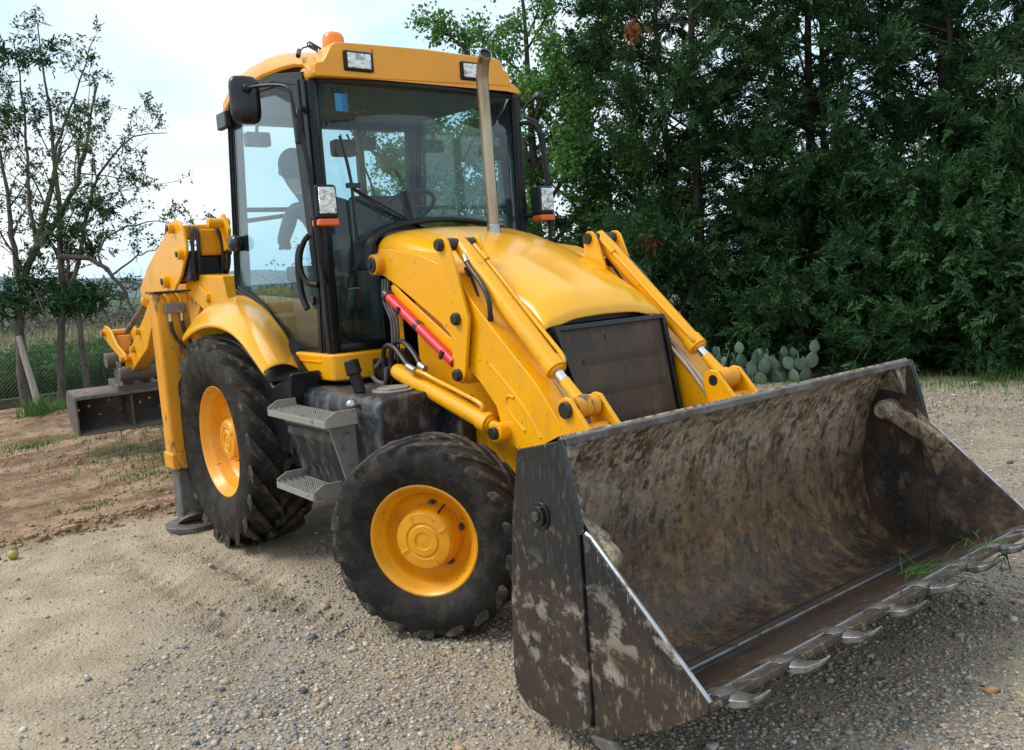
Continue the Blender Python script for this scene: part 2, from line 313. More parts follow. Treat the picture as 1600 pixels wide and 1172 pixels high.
cR = Vector((0, -1.096+Wr/2*.64, .700))
wheel('rear', cR, (0, -1, 0), (1, 0, 0), .715, Wr, .366, 20, .042, .135, .035, .15, False)
wheel('rear', (0, -cR.y, .700), (0, 1, 0), (1, 0, 0), .715, Wr, .366, 20, .042, .135, .035, .15, False)

# ---- chassis, axles, tower
MB().box(-1.05, 2.30, -.36, .36, .55, 1.12).box(1.2, 2.5, -.30, .30, 1.1, 1.5).build('chassis', m_blk, BL, bevel=.015)
MB().cyl((2.2, -.72, .46), (2.2, .72, .46), .085, n=20).ball((2.2, 0, .46), .2, sc=(1, 1.2, .9)).build('front_axle', m_old, BL)
MB().cyl((0, -.85, .70), (0, .85, .70), .12, n=20).ball((0, 0, .7), .26).build('rear_axle', m_blk, BL)
fr = MB()
for s in (-1, 1):
    y0, y1 = sorted((s*.44, s*.405))
    fr.prism([(1.24, 1.86), (1.42, 1.87), (1.62, 1.60), (2.25, 1.10), (2.62, 1.0), (2.72, .84), (2.55, .52), (2.05, .58), (1.30, .92)], y0, y1)
    y0, y1 = sorted((s*.62, s*.585))
    fr.box(1.34, 1.50, *sorted((s*.44, s*.40)), .9, 1.75)
fr.box(2.50, 2.62, -.40, .40, .52, .80)
fr.build('loader_frame', m_yel, BL, bevel=.006)
MB().box(1.16, 1.36, -.56, -.44, 1.02, 1.24).box(1.38, 1.46, -.52, -.44, 1.1, 1.3).build('valve_bracket', m_rub, BL, bevel=.01)

# ---- loader arms
ARM = [(1.315, 1.80), (1.335, 1.845), (1.37, 1.866), (1.464, 1.866), (1.763, 1.822), (1.978, 1.757), (2.136, 1.681), (2.201, 1.592), (2.376, 1.44), (2.675, 1.194), (2.86, .99), (3.04, .70), (3.10, .40), (3.06, .30), (2.98, .28), (2.88, .42), (2.76, .70), (2.62, .82), (2.50, .868), (2.44, .895), (2.40, .96), (2.365, 1.059), (2.248, 1.167), (2.156, 1.23), (2.028, 1.385), (1.938, 1.454), (1.536, 1.656), (1.354, 1.732), (1.32, 1.76)]
LEV = [(2.008, 1.845), (2.015, 1.72), (2.043, 1.567), (2.078, 1.44), (2.082, 1.22), (2.092, 1.178), (2.122, 1.160), (2.155, 1.172), (2.182, 1.206), (2.243, 1.489), (2.205, 1.60), (2.16, 1.73), (2.100, 1.872), (2.07, 1.893), (2.04, 1.892), (2.018, 1.875)]
for s in (-1, 1):
    def yy(a, b): return sorted((s*a, s*b))
    arm = MB().prism(ARM, *yy(.572, .432)).build('loader_arm', m_yel, BL, bevel=.008)
    for bd in ([(2.343, 1.262), (2.400, 1.222), (2.525, 1.128), (2.631, 1.027), (2.692, .940)], [(2.512, 1.112), (2.475, 1.122), (2.445, 1.103), (2.457, 1.057), (2.512, 1.006), (2.581, .961)]):
        MB().tube([(x, s*.571, z) for x, z in bd], .008, 8, 2).build('pressed_rib', m_yel, arm)
    MB().cyl((1.362, s*.55, 1.782), (1.362, s*.62, 1.782), .062, .058, 28).build('pivot_boss', m_old, arm, bevel=.004)
    MB().cyl((1.362, s*.60, 1.782), (1.362, s*.632, 1.782), .042, n=24).cyl((1.362, s*.625, 1.782), (1.362, s*.645, 1.782), .02, n=6).build('pin', m_pin, arm, bevel=.003)
    MB().cyl((2.93, s*.45, .93), (2.93, s*.2, .93), .06).build('stub', m_yel, arm)
    lv = MB().prism(LEV, *yy(.612, .592)).prism(LEV, *yy(.412, .392)).build('tipping_lever', m_yel, BL, bevel=.005)
    for x, z in ((2.050, 1.852), (2.150, 1.484), (2.130, 1.203)):
        MB().cyl((x, s*.375, z), (x, s*.632, z), .032, n=24).cyl((x, s*.61, z), (x, s*.640, z), .026, n=20).build('pin', m_pin, lv, bevel=.004)
    MB().cyl((2.13, s*.43, 1.203), (2.13, s*.59, 1.203), .05).build('boss', m_old, lv); MB().cyl((2.15, s*.43, 1.484), (2.15, s*.59, 1.484), .06).build('boss', m_old, lv)
    # tipping cylinder
    y = s*.49
    A, B = Vector((2.05, y, 1.852)), Vector((2.905, y, 1.092)); D = (B-A).normalized(); U = Vector((-D.z, 0, D.x)) if D.x > 0 else Vector((D.z, 0, -D.x))
    tl = (Vector((2.735, y, 0))-Vector((A.x, y, 0))).length/D.x
    cy = MB().cyl(A-D*.02, A+D*.10, .040, .046, 28).cyl(A+D*.10, A+D*(tl-.06), .046, n=32).cyl(A+D*(tl-.06), A+D*tl, .053, n=32).cyl(A+D*tl, A+D*(tl+.012), .040, n=32).build('tipping_cylinder', m_yel, BL, bevel=.005)
    MB().cyl(A+D*tl, A+D*(tl+.075), .0245, n=28).build('piston_rod', m_chr, cy)
    MB().cyl(A+D*(tl+.065), B, .0262, .030, 24).build('rod_sleeve', m_yel, cy)
    MB().ball(B, .056, sc=(1, .85, 1)).cyl(B+Vector((0, -.06, 0)), B+Vector((0, .06, 0)), .05, n=28).build('rod_eye', m_old, cy, bevel=.004)
    MB().cyl((B.x, s*.39, B.z), (B.x, s*.60, B.z), .030, n=24).cyl((B.x, s*.585, B.z), (B.x, s*.612, B.z), .037, n=24).build('pin', m_pin, cy, bevel=.004)
    MB().tube([(2.10, s*.44, 1.845), (2.305, s*.44, 1.672), (2.473, s*.44, 1.520), (2.640, s*.44, 1.378), (2.728, s*.44, 1.305), (2.745, s*.45, 1.275), (2.735, s*.47, 1.245)], .011, 10, 2).cyl((2.16, s*.44, 1.80), (2.20, s*.44, 1.765), .017, n=12).build('oil_pipe', m_yel, cy)
    MB().tube([(2.150, s*.535, 1.775), (2.19, s*.545, 1.735), (2.285, s*.555, 1.664), (2.350, s*.56, 1.587), (2.358, s*.56, 1.512), (2.330, s*.55, 1.462), (2.29, s*.53, 1.462), (2.225, s*.52, 1.54), (2.145, s*.50, 1.66), (2.082, s*.49, 1.73)], .0125, 10, 2).build('hose', m_hose, cy)
    MB().tube([(2.345, s*.55, 1.50), (2.320, s*.53, 1.440), (2.27, s*.51, 1.462), (2.19, s*.50, 1.57), (2.10, s*.48, 1.70)], .0125, 10, 2).build('hose', m_hose, cy)
    MB().cyl((2.135, s*.53, 1.79), (2.165, s*.54, 1.758), .016, n=14).build('hose_fitting', m_fit, cy)
    MB().tube([(1.942, s*.45, 1.765), (2.312, s*.45, 1.520), (2.466, s*.45, 1.375), (2.712, s*.45, 1.165), (2.86, s*.45, 1.0)], .011, 8, 1).tube([(1.94, s*.425, 1.76), (2.30, s*.42, 1.52), (2.70, s*.42, 1.17), (2.85, s*.42, 1.0)], .009, 8, 1).build('steel_pipe', m_fit, arm)
    # clevis between rod eye and bucket
    CL = [(2.835, 1.085), (2.850, 1.125), (2.885, 1.146), (2.925, 1.140), (2.950, 1.11), (3.06, .99), (3.22, .78), (3.26, .50), (3.10, .52), (2.90, .86)]
    cl = MB().prism(CL, *yy(.592, .568)).prism(CL, *yy(.415, .391)).build('bucket_link', m_yel, BL, bevel=.006)
    MB().cyl((2.96, s*.40, .98), (2.96, s*.58, .98), .045).build('link_boss', m_old, cl)
    # lift cylinder
    A, B = Vector((1.46, s*.575, 1.186)), Vector((2.43, s*.585, .945)); D = (B-A).normalized()
    cy = MB().cyl(A, A+D*.03, .040, .047, 28).cyl(A+D*.03, A+D*.83, .047, n=32).cyl(A+D*.83, A+D*.90, .055, n=32).cyl(A+D*.90, A+D*.912, .040, n=32).build('lift_cylinder', m_yel, BL, bevel=.005)
    MB().cyl(A+D*.90, B, .029, n=24).build('rod_sleeve', m_yel, cy)
    MB().cyl(B+Vector((0, -.05, 0)), B+Vector((0, .05, 0)), .048, n=28).build('rod_eye', m_yel, cy, bevel=.005)
    MB().cyl(B+Vector((0, s*.04, 0)), B+Vector((0, s*.072, 0)), .030, n=24).build('pin', m_pin, cy, bevel=.004)
    MB().tube([(1.70, s*.61, 1.205), (1.78, s*.61, 1.20), (1.86, s*.60, 1.17), (2.05, s*.60, 1.128), (2.27, s*.60, 1.075), (2.30, s*.60, 1.055), (2.29, s*.60, 1.03)], .012, 10, 2).build('oil_pipe', m_yel, cy)
    MB().cyl((1.66, s*.62, 1.225), (1.73, s*.62, 1.205), .019, n=14).cyl((1.75, s*.60, 1.235), (1.80, s*.60, 1.215), .019, n=14).build('hose_fitting', m_fit, cy)
    MB().tube([(1.67, s*.62, 1.222), (1.59, s*.61, 1.270), (1.50, s*.60, 1.325), (1.42, s*.60, 1.335), (1.35, s*.59, 1.30), (1.335, s*.58, 1.22), (1.33, s*.57, 1.12)], .014, 10, 2).build('hose', m_hose, cy)
    MB().tube([(1.76, s*.60, 1.232), (1.674, s*.59, 1.305), (1.56, s*.58, 1.36), (1.45, s*.57, 1.345), (1.39, s*.57, 1.27), (1.375, s*.56, 1.15)], .014, 10, 2).build('hose', m_hose, cy)
    MB().tube([(1.18, s*.58, 1.14), (1.25, s*.59, 1.11), (1.34, s*.58, 1.10), (1.36, s*.58, 1.20)], .013, 10, 2).tube([(1.20, s*.56, 1.19), (1.27, s*.57, 1.22), (1.32, s*.57, 1.27)], .013, 10, 2).build('steel_elbow', m_steel, cy)
    for dx in (0, .032, .064):
        MB().tube([(1.26+dx, s*.50, 1.70), (1.24+dx, s*.50, 1.60), (1.27+dx, s*.50, 1.53), (1.32+dx, s*.50, 1.47), (1.32+dx, s*.50, 1.38), (1.315+dx, s*.51, 1.22)], .009, 8, 2).build('steel_pipe', m_steel, BL)
# far-side arms share the labels of their twins; red strut only on this side
rs_ = MB().cyl((1.482, -.60, 1.600), (2.080, -.60, 1.262), .0275, n=24).build('safety_strut', m_red, BL)
MB().prism([(1.47, 1.66), (1.50, 1.665), (2.10, 1.34), (2.10, 1.20), (2.06, 1.20), (1.50, 1.52)], -.575, -.566).build('strut_bracket', m_yel, BL, bevel=.003)
MB().cyl((1.455, -.60, 1.615), (1.485, -.60, 1.598), .034, n=20).build('rubber_cap', m_pin, rs_)
for t in (.22, .88):
    p = Vector((1.482, -.60, 1.600)).lerp(Vector((2.08, -.60, 1.262)), t)
    MB().obox(p+Vector((0, -.03, .0)), (.012, 0, .02), (0, .006, 0), (-.008, 0, .005)).build('strap_clip', m_pin, rs_)
p = Vector((1.482, -.60, 1.600)).lerp(Vector((2.08, -.60, 1.262)), .47)
MB().cyl(p-Vector((.012, 0, -.007)), p+Vector((.012, 0, -.007)), .0305, n=24).build('strap', m_pin, rs_)

# ---- bonnet
sec = [(1.22, .500, 1.955, 1.80), (1.34, .505, 1.955, 1.78), (1.50, .495, 1.925, 1.74), (1.70, .475, 1.868, 1.68), (1.90, .455, 1.805, 1.60), (2.15, .430, 1.712, 1.50), (2.36, .410, 1.615, 1.44), (2.46, .402, 1.562, 1.42), (2.475, .401, 1.552, 1.42), (2.52, .398, 1.512, 1.42), (2.552, .396, 1.476, 1.415), (2.560, .395, 1.464, 1.415), (2.563, .395, 1.440, 1.41), (2.564, .395, 1.430, 1.408)]
rows = []
for x, hw, zt, zb in sec:
    r = [(x, -hw-.012, zb)]
    for q in np.linspace(0, math.pi/2, 7): r.append((x, -hw+.11*(1-math.cos(q))-.004, zt-.11*min(1, (zt-zb)/.14)+.11*min(1, (zt-zb)/.14)*math.sin(q)-.018*0))
    for y in np.linspace(-hw+.16, hw-.16, 9): r.append((x, y, zt+.028*(1-(y/hw)**2)+(.010*math.exp(-((abs(y)-.12)/.035)**2) if x < 2.5 else 0)))
    for q in np.linspace(math.pi/2, 0, 7): r.append((x, hw-.11*(1-math.cos(q))+.004, zt-.11*min(1, (zt-zb)/.14)+.11*min(1, (zt-zb)/.14)*math.sin(q)))
    r.append((x, hw+.012, zb)); rows.append(r)
bon = MB().grid(rows).build('bonnet', m_hood, BL, ang=60, solid=.008, sub=1)
MB().prism([(1.25, 1.0), (1.25, 1.80), (1.9, 1.64), (2.52, 1.42), (2.52, 1.0)], -.385, .385).build('engine_bay', m_blk, BL, bevel=.01)
# rubber arch between bonnet and cab
rows = []
for x, e in ((1.06, .045), (1.14, .05), (1.235, .03)):
    rows.append([(x, -.56-e*.3, 1.76)]+[(x, (-.545-e*.3)*math.cos(q) if False else -math.cos(q)*(.53+e*.4), 1.80+(.20+e)*abs(math.sin(q))**.55) for q in np.linspace(.02, math.pi-.02, 25)]+[(x, .56+e*.3, 1.76)])
MB().grid(rows).build('cowl_seal', m_rub, BL, solid=.02)
MB().box(1.03, 1.08, -.42, .42, 1.1, 1.95).build('firewall', m_rub, BL, bevel=.01)
# exhaust
ex = MB().tube([(1.58, .085, 1.90), (1.575, .085, 2.2), (1.565, .085, 2.74), (1.562, .085, 2.80), (1.575, .083, 2.85), (1.592, .078, 2.895), (1.645, .062, 2.925)], .0345, 24, 2, cap=False).build('exhaust_pipe', m_exh, BL, solid=.003, ang=60)
MB().tube([(1.575, .083, 2.85), (1.594, .077, 2.893), (1.636, .065, 2.920)], .0325, 20, 2).build('pipe_bore', m_pin, ex)
MB().cyl((1.58, .085, 1.885), (1.579, .085, 1.975), .041, .040, 24).build('pipe_collar', m_worn, ex, bevel=.004)
# a scuff on the bonnet lip and small screws
# ---- grille
gr = MB().add([(2.572, -.335, 1.405), (2.572, .385, 1.405), (2.70, .375, .80), (2.70, -.20, .80), (2.50, -.335, 1.405), (2.50, .385, 1.405), (2.55, .375, .80), (2.55, -.20, .80)], [(0, 3, 2, 1), (4, 5, 6, 7), (0, 1, 5, 4), (1, 2, 6, 5), (2, 3, 7, 6), (3, 0, 4, 7)]).build('radiator_grille', m_grl, BL, bevel=.004)
gf = MB()
def bar(a, b, w_, t_): 
    a, b = Vector(a), Vector(b); d_ = (b-a).normalized(); n_ = Vector((1, 0, .2)).normalized(); e_ = d_.cross(n_).normalized()
    gf.obox((a+b)/2, d_*(b-a).length/2, e_*w_, n_*t_)
bar((2.575, -.35, 1.41), (2.703, -.215, .80), .014, .02); bar((2.575, .398, 1.41), (2.703, .388, .80), .012, .02); bar((2.568, -.36, 1.412), (2.568, .41, 1.412), .012, .02)
gf.build('grille_frame', m_blk, gr, bevel=.003)
for k in range(3):
    z = 1.24-k*.15; x = 2.572+(1.405-z)*.212
    MB().obox((x+.004, .06, z), (0, .27, 0), (.0008, 0, .014), (.002, 0, 0)).build('mesh_crease', m_grl, gr)
MB().cyl((2.58, -.02, 1.352), (2.592, -.02, 1.352), .014, n=14).build('latch', m_bolt, gr)
MB().add([(2.50, -.41, 1.43), (2.57, -.352, 1.41), (2.70, -.22, .80), (2.50, -.41, .80)], [(0, 1, 2, 3)]).build('side_baffle', m_blk, BL, solid=.006)

# ---- front bucket (clamshell)
FX = [(3.512, 1.128), (3.291, 1.074), (3.235, .80), (3.20, .5), (3.185, .20), (3.20, .13), (3.26, .085), (3.40, .075), (3.54, .095), (3.60, .14), (3.612, .20), (3.602, .5), (3.597, .816), (3.55, 1.01)]
bk = MB()
inner = [(3.512, 1.128), (3.44, 1.085), (3.37, 1.01), (3.315, .90), (3.278, .76), (3.262, .62), (3.270, .48), (3.305, .35), (3.370, .25), (3.47, .19), (3.60, .175)]
outer = [(3.500, 1.142), (3.42, 1.105), (3.35, 1.03), (3.293, .91), (3.255, .76), (3.240, .62), (3.248, .47), (3.285, .33), (3.355, .222), (3.46, .160), (3.60, .150)]
rows = []
yb = np.linspace(-1.155, 1.155, 61)
dent = random.Random(4)
def bump_(y, z): return .006*math.sin(y*3.1+z*4)+.004*math.sin(y*7.7+1)+.003*math.sin(z*19+y*5)
for y in yb: rows.append([(x+(bump_(y, z) if 0 < i < 10 else 0), y, z) for i, (x, z) in enumerate(inner)])
rows2 = [[(x, y, z) for (x, z) in outer] for y in yb]
bk.grid(rows); n0 = len(bk.v); bk.grid(rows2)
ni = len(inner)
for i in range(len(yb)-1):
    a = i*ni; b = n0+i*ni
    bk.f.append((a, a+ni, b+ni, b)); bk.f.append((a+ni-1, b+ni-1, b+2*ni-1, a+2*ni-1))
bucket = bk.build('front_bucket', m_mud, BL, ang=40)
MB().box(3.485, 3.530, -1.15, 1.15, 1.108, 1.136).build('top_lip', m_steel, bucket, bevel=.004)
for s in (-1, 1):
    sp = MB().prism(FX, *sorted((s*1.152, s*1.180))).build('side_plate', m_side if s < 0 else m_side_in, bucket, bevel=.005)
    MB().tube([(3.512, s*1.166, 1.130), (3.55, s*1.166, 1.012), (3.597, s*1.166, .82)], .0145, 6, 0).build('worn_edge', m_side, sp)
    MB().cyl((3.402, s*1.17, .852), (3.402, s*1.188, .852), .052, n=32).cyl((3.402, s*1.18, .852), (3.402, s*1.200, .852), .038, n=28).build('pivot_boss', m_blk, sp, bevel=.003)
    MB().cyl((3.402, s*1.195, .852), (3.402, s*1.209, .852), .020, n=6).build('bolt', m_bolt, sp, bevel=.002)
    CLM = [(3.604, .826), (3.63, .818), (4.118, .412), (4.112, .378), (3.96, .272), (3.763, .165), (3.66, .105), (3.614, .11)]
    ck = MB().prism(CLM, *sorted((s*1.146, s*1.170))).build('jaw_side_plate', m_side if s < 0 else m_side_in, bucket, bevel=.005)
    MB().tube([(3.612, s*1.158, .824), (3.635, s*1.158, .815), (4.114, s*1.158, .412)], .008, 6, 0).build('worn_edge', m_worn, ck)
    # internal link on the corner
    lk = MB().obox((3.565, s*1.112, .805), Vector((.125, 0, -.072)), (0, .024, 0), Vector((.022, 0, .038))).cyl((3.43, s*1.05, .885), (3.43, s*1.15, .885), .050, n=24).cyl((3.68, s*1.09, .738), (3.68, s*1.148, .738), .043, n=24).build('jaw_link', m_mud, bucket, bevel=.014, seg=3)
    MB().cyl((3.43, s*1.03, .885), (3.43, s*1.055, .885), .036, n=20).build('link_pin', m_mud, lk, bevel=.003)
    MB().add([(3.55, s*1.15, .90), (3.62, s*1.06, .80), (3.66, s*1.15, .55), (3.75, s*1.15, .70), (3.60, s*1.15, .60)], [(0, 1, 4), (1, 2, 4), (0, 3, 1), (1, 3, 2)]).build('caked_mud', m_mud, lk)
# corner gusset plates at the top
for s in (-1, 1):
    MB().add([(3.50, s*1.15, 1.12), (3.50, s*1.03, 1.12), (3.34, s*1.15, .98), (3.50, s*1.15, .96)], [(0, 1, 2), (0, 2, 3), (1, 3, 2), (0, 3, 1)]).build('corner_gusset', m_mud, bucket)
# jaw floor
jf = MB()
fl = [(3.575, .190), (3.64, .196), (3.75, .240), (3.90, .308), (4.06, .378)]
fb = [(3.575, .130), (3.66, .115), (3.76, .172), (3.90, .262), (4.06, .350)]
ra = [[(x, y, z+.004*math.sin(y*5+x*9)) for x, z in fl] for y in np.linspace(-1.148, 1.148, 41)]; rb = [[(x, y, z) for x, z in fb] for y in np.linspace(-1.148, 1.148, 41)]
jf.grid(ra); n0 = len(jf.v); jf.grid(rb)
for i in range(40):
    a = i*5; b = n0+i*5; jf.f.append((a, a+5, b+5, b)); jf.f.append((a+4, b+4, b+9, a+9))
jaw = jf.build('bucket_jaw', m_floor, bucket)
MB().obox((3.635, 0, .203), (.032, 0, .010), (0, 1.14, 0), (-.002, 0, .006)).build('jaw_seam', m_worn, jaw, bevel=.003)
fd = Vector((.16, 0, .072)).normalized(); fn = Vector((-fd.z, 0, fd.x))
ce = MB().obox(Vector((4.075, 0, .378)), fd*.055, (0, 1.165, 0), fn*.011).build('cutting_edge', m_side, jaw, bevel=.004)
MB().obox(Vector((4.052, 0, .379)), fd*.009, (0, 1.15, 0), fn*.0125).build('worn_strip', m_worn, jaw, bevel=.003)
for k in range(8):
    y = -1.055+k*.305
    path = [(-.13, .010, .024, .006), (-.06, .019, .034, .012), (0, .010, .038, .018), (.045, -.012, .036, .020), (.095, -.018, .027, .015), (.140, -.008, .016, .009), (.178, .008, .005, .003)]
    rows = []
    for t, hh, w_, th in path:
        c_ = Vector((4.09, y, .382))+fd*t+fn*hh
        rows.append([c_+Vector((0, a*w_, 0))+fn*(b*th) for a, b in ((-1, .55), (-.5, 1), (.5, 1), (1, .55), (1, -.6), (.45, -1), (-.45, -1), (-1, -.6), (-1, .55))])
    tm = MB().grid(rows); nn = len(rows)*9
    tm.f.append(tuple(range(0, 8))); tm.f.append(tuple(range(nn-9, nn-1)))
    tm.build('tooth', m_tooth, jaw, ang=50, bevel=.002)
# mounting brackets and side wear shoe
MB().box(3.02, 3.24, -.60, -.40, .25, .62).box(3.02, 3.24, .40, .60, .25, .62).build('bucket_bracket', m_side, bucket, bevel=.01)
MB().prism([(3.60, .11), (3.70, .125), (3.745, .085), (3.70, .075), (3.62, .085)], -1.182, -1.150).build('corner_shoe', m_steel, bucket, bevel=.003)

# ---- tank and steps
tk = MB().prism([(-.42, .58), (-.42, 1.10), (-.87, 1.10), (-.905, 1.085), (-.92, 1.05), (-.92, .62), (-.88, .58)], .62, 1.84, 'x').build('fuel_tank', m_tank, BL, bevel=.022, seg=3)
MB().cyl((1.62, -.70, 1.10), (1.62, -.70, 1.112), .115, n=36).cyl((1.62, -.70, 1.112), (1.62, -.70, 1.122), .085, n=36).build('filler_plate', m_step, tk, bevel=.004)
MB().prism([(-.42, .72), (-.42, 1.07), (-.52, 1.07), (-.54, .72)], 1.84, 2.0, 'x').build('side_shield', m_tank, tk, bevel=.01)
cp = MB().cyl((1.50, -.835, 1.10), (1.475, -.85, 1.215), .032, n=24).build('filler_neck', m_rub, tk, bevel=.003)
MB().cyl((1.478, -.848, 1.200), (1.462, -.856, 1.278), .043, .040, 28).build('filler_cap', m_rub, cp, bevel=.008)
MB().ball((1.62, -.955, 1.06), .032).build('tank_plug', m_worn, tk)
sb = MB().prism([(-.60, .57), (-.60, .97), (-1.02, .97), (-1.055, .955), (-1.065, .925), (-1.045, .905), (-1.052, .86), (-1.035, .835), (-.965, .57)], .98, 1.56, 'x').build('step_box', m_tank, BL, bevel=.008)
MB().prism([(-.62, .55), (-.62, 1.0), (-1.06, 1.0), (-1.068, .93), (-1.045, .84), (-.97, .55)], 1.558, 1.572, 'x').build('side_plate', m_step, sb, bevel=.003)
def tread(x0, x1, z):
    st = MB().box(x0, x1, -1.165, -1.158, z-.035, z).box(x0, x1, -.985, -.978, z-.035, z).box(x0, x1, -1.158, -.985, z-.022, z-.018).build('step', m_step, BL, bevel=.003)
    g = MB()
    for i in range(5):
        y = -1.14+i*.035
        g.box(x0+.01, x1-.01, y-.003, y+.003, z-.02, z-.004)
        n_ = int((x1-x0-.02)/.022)
        for k in range(n_):
            x = x0+.015+k*.022; g.add([(x-.007, y-.005, z-.006), (x+.007, y-.005, z-.006), (x+.007, y+.005, z-.006), (x-.007, y+.005, z-.006), (x, y, z+.012)], [(0, 1, 4), (1, 2, 4), (2, 3, 4), (3, 0, 4)])
    for k in range(6):
        x = x0+.03+k*(x1-x0-.06)/5; g.box(x-.003, x+.003, -1.158, -.985, z-.018, z-.008)
    g.build('serrated_grating', m_step, st, smooth=False)
    for x, dx in ((x0, -.004), (x1, .004)):
        MB().prism([(-1.16, z-.035), (-1.16, z+.012), (-1.10, z+.045), (-.99, z+.045), (-.98, z-.035)], *sorted((x, x+dx*2)), 'x').build('end_plate', m_step, st, bevel=.002)
tread(1.0, 1.72, 1.012); tread(1.03, 1.50, .600)
MB().box(.7, 2.0, -.55, -.36, .45, .62).build('belly_guard', m_blk, BL, bevel=.01)

# ---- fenders
def lerp_poly(P, t):
    P = [Vector(p) for p in P]; l = [0]
    for a, b in zip(P, P[1:]): l.append(l[-1]+(b-a).length)
    q = t*l[-1]
    for i in range(len(P)-1):
        if q <= l[i+1]+1e-9: return P[i].lerp(P[i+1], (q-l[i])/(l[i+1]-l[i]))
    return P[-1]
OUT = [(-.43, 1.380), (-.22, 1.440), (-.03, 1.475), (.13, 1.488), (.275, 1.486), (.42, 1.468), (.537, 1.442), (.65, 1.40), (.745, 1.35), (.86, 1.285), (.955, 1.222)]
INN = [(-.44, 1.600), (-.36, 1.650), (-.22, 1.648), (-.08, 1.618), (.05, 1.580), (.175, 1.530), (.30, 1.462), (.402, 1.395), (.48, 1.325), (.56, 1.250), (.68, 1.150)]
def chai(P, n=2):
    for _ in range(n):
        Q = [P[0]]
        for a, b in zip(P, P[1:]): Q += [(a[0]*.75+b[0]*.25, a[1]*.75+b[1]*.25), (a[0]*.25+b[0]*.75, a[1]*.25+b[1]*.75)]
        P = Q+[P[-1]]
    return P
OUT, INN = chai(OUT), chai(INN, 3)
for s in (-1, 1):
    rows = []
    for k in range(29):
        t = k/28; o_ = lerp_poly(OUT, t); i_ = lerp_poly(INN, t); r = []
        o3 = Vector((o_.x, s*1.150, o_.y)); i3 = Vector((i_.x, s*.755, i_.y))
        for q in np.linspace(0, 1, 11):
            p = i3.lerp(o3, q); bul = .075*math.sin(math.pi*q**1.25); p.z += bul*(1-.3*t); p.x += bul*.55*t
            r.append(p)
        r.append(o3+Vector((0, -s*.004, -.022))); r.append(o3+Vector((0, -s*.03, -.024))); rows.append(r)
    fe = MB().grid(rows).build('fender', m_hood, BL, ang=65, solid=.007, sub=1)
    MB().grid([[Vector((x-.02, s*1.08, z-.10)), Vector((x-.02, s*.70, z-.10))] for x, z in [(p[0]*.93, p[1]-.0) for p in OUT[::4]]]).build('inner_liner', m_rub, fe, solid=.01)
MB().prism([(.55, 1.25), (.70, 1.10), (.98, 1.20), (.90, .70), (.62, .70)], -1.00, -.80).build('mud_flap', m_blk, BL, bevel=.02)

# ---- cab
SK = [(.47, -.80), (1.04, -.80), (1.10, -.785), (1.135, -.74), (1.15, -.68), (1.16, -.42), (.47, -.42)]
cab = MB().prism(SK, 1.128, 1.285, 'z').build('cab_base', m_yel, BL, bevel=.016, seg=3)
MB().prism([(p[0], -p[1]) for p in SK], 1.128, 1.285, 'z').build('cab_base', m_yel, BL, bevel=.016, seg=3)
MB().box(.67, .99, -.806, -.799, 1.155, 1.160).box(.67, .99, -.806, -.799, 1.235, 1.240).box(.665, .670, -.806, -.799, 1.155, 1.240).build('pressed_panel_edge', m_yel, cab)
MB().box(-.42, 1.10, -.72, .72, 1.115, 1.15).build('cab_floor', m_int, cab)
MB().box(-.42, .30, -.72, .72, 1.15, 1.50).build('rear_plinth', m_int, cab, bevel=.02)
MB().box(-.48, .62, -.755, -.72, 1.15, 1.30).build('lower_sill', m_rub, cab)
# side frame ring (door) near and far
FO = [(.980, 2.90), (.62, 2.965), (.20, 2.985), (-.13, 2.965), (-.205, 2.86), (-.316, 2.127), (-.385, 1.70), (-.380, 1.655), (-.32, 1.640), (-.098, 1.604), (.145, 1.498), (.309, 1.375), (.436, 1.268), (.50, 1.248), (.72, 1.248), (.945, 1.258), (.975, 1.60), (.985, 2.2)]
FI = [(.760, 2.755), (.56, 2.845), (.20, 2.885), (-.08, 2.88), (-.125, 2.80), (-.232, 2.12), (-.305, 1.80), (-.290, 1.750), (-.23, 1.715), (-.074, 1.665), (.150, 1.572), (.310, 1.468), (.436, 1.350), (.51, 1.315), (.70, 1.315), (.850, 1.325), (.872, 1.62), (.815, 2.2)]
def ring(mb, A, B, y0, y1):
    n = len(A); vs = [(p[0], y, p[1]) for P, y in ((A, y0), (B, y0), (B, y1), (A, y1)) for p in P]; fs = []
    for k in range(4):
        for i in range(n): fs.append((k*n+i, k*n+(i+1) % n, ((k+1) % 4)*n+(i+1) % n, ((k+1) % 4)*n+i))
    mb.add(vs, fs)
def mid(A, B, t): return [(a[0]*(1-t)+b[0]*t, a[1]*(1-t)+b[1]*t) for a, b in zip(A, B)]
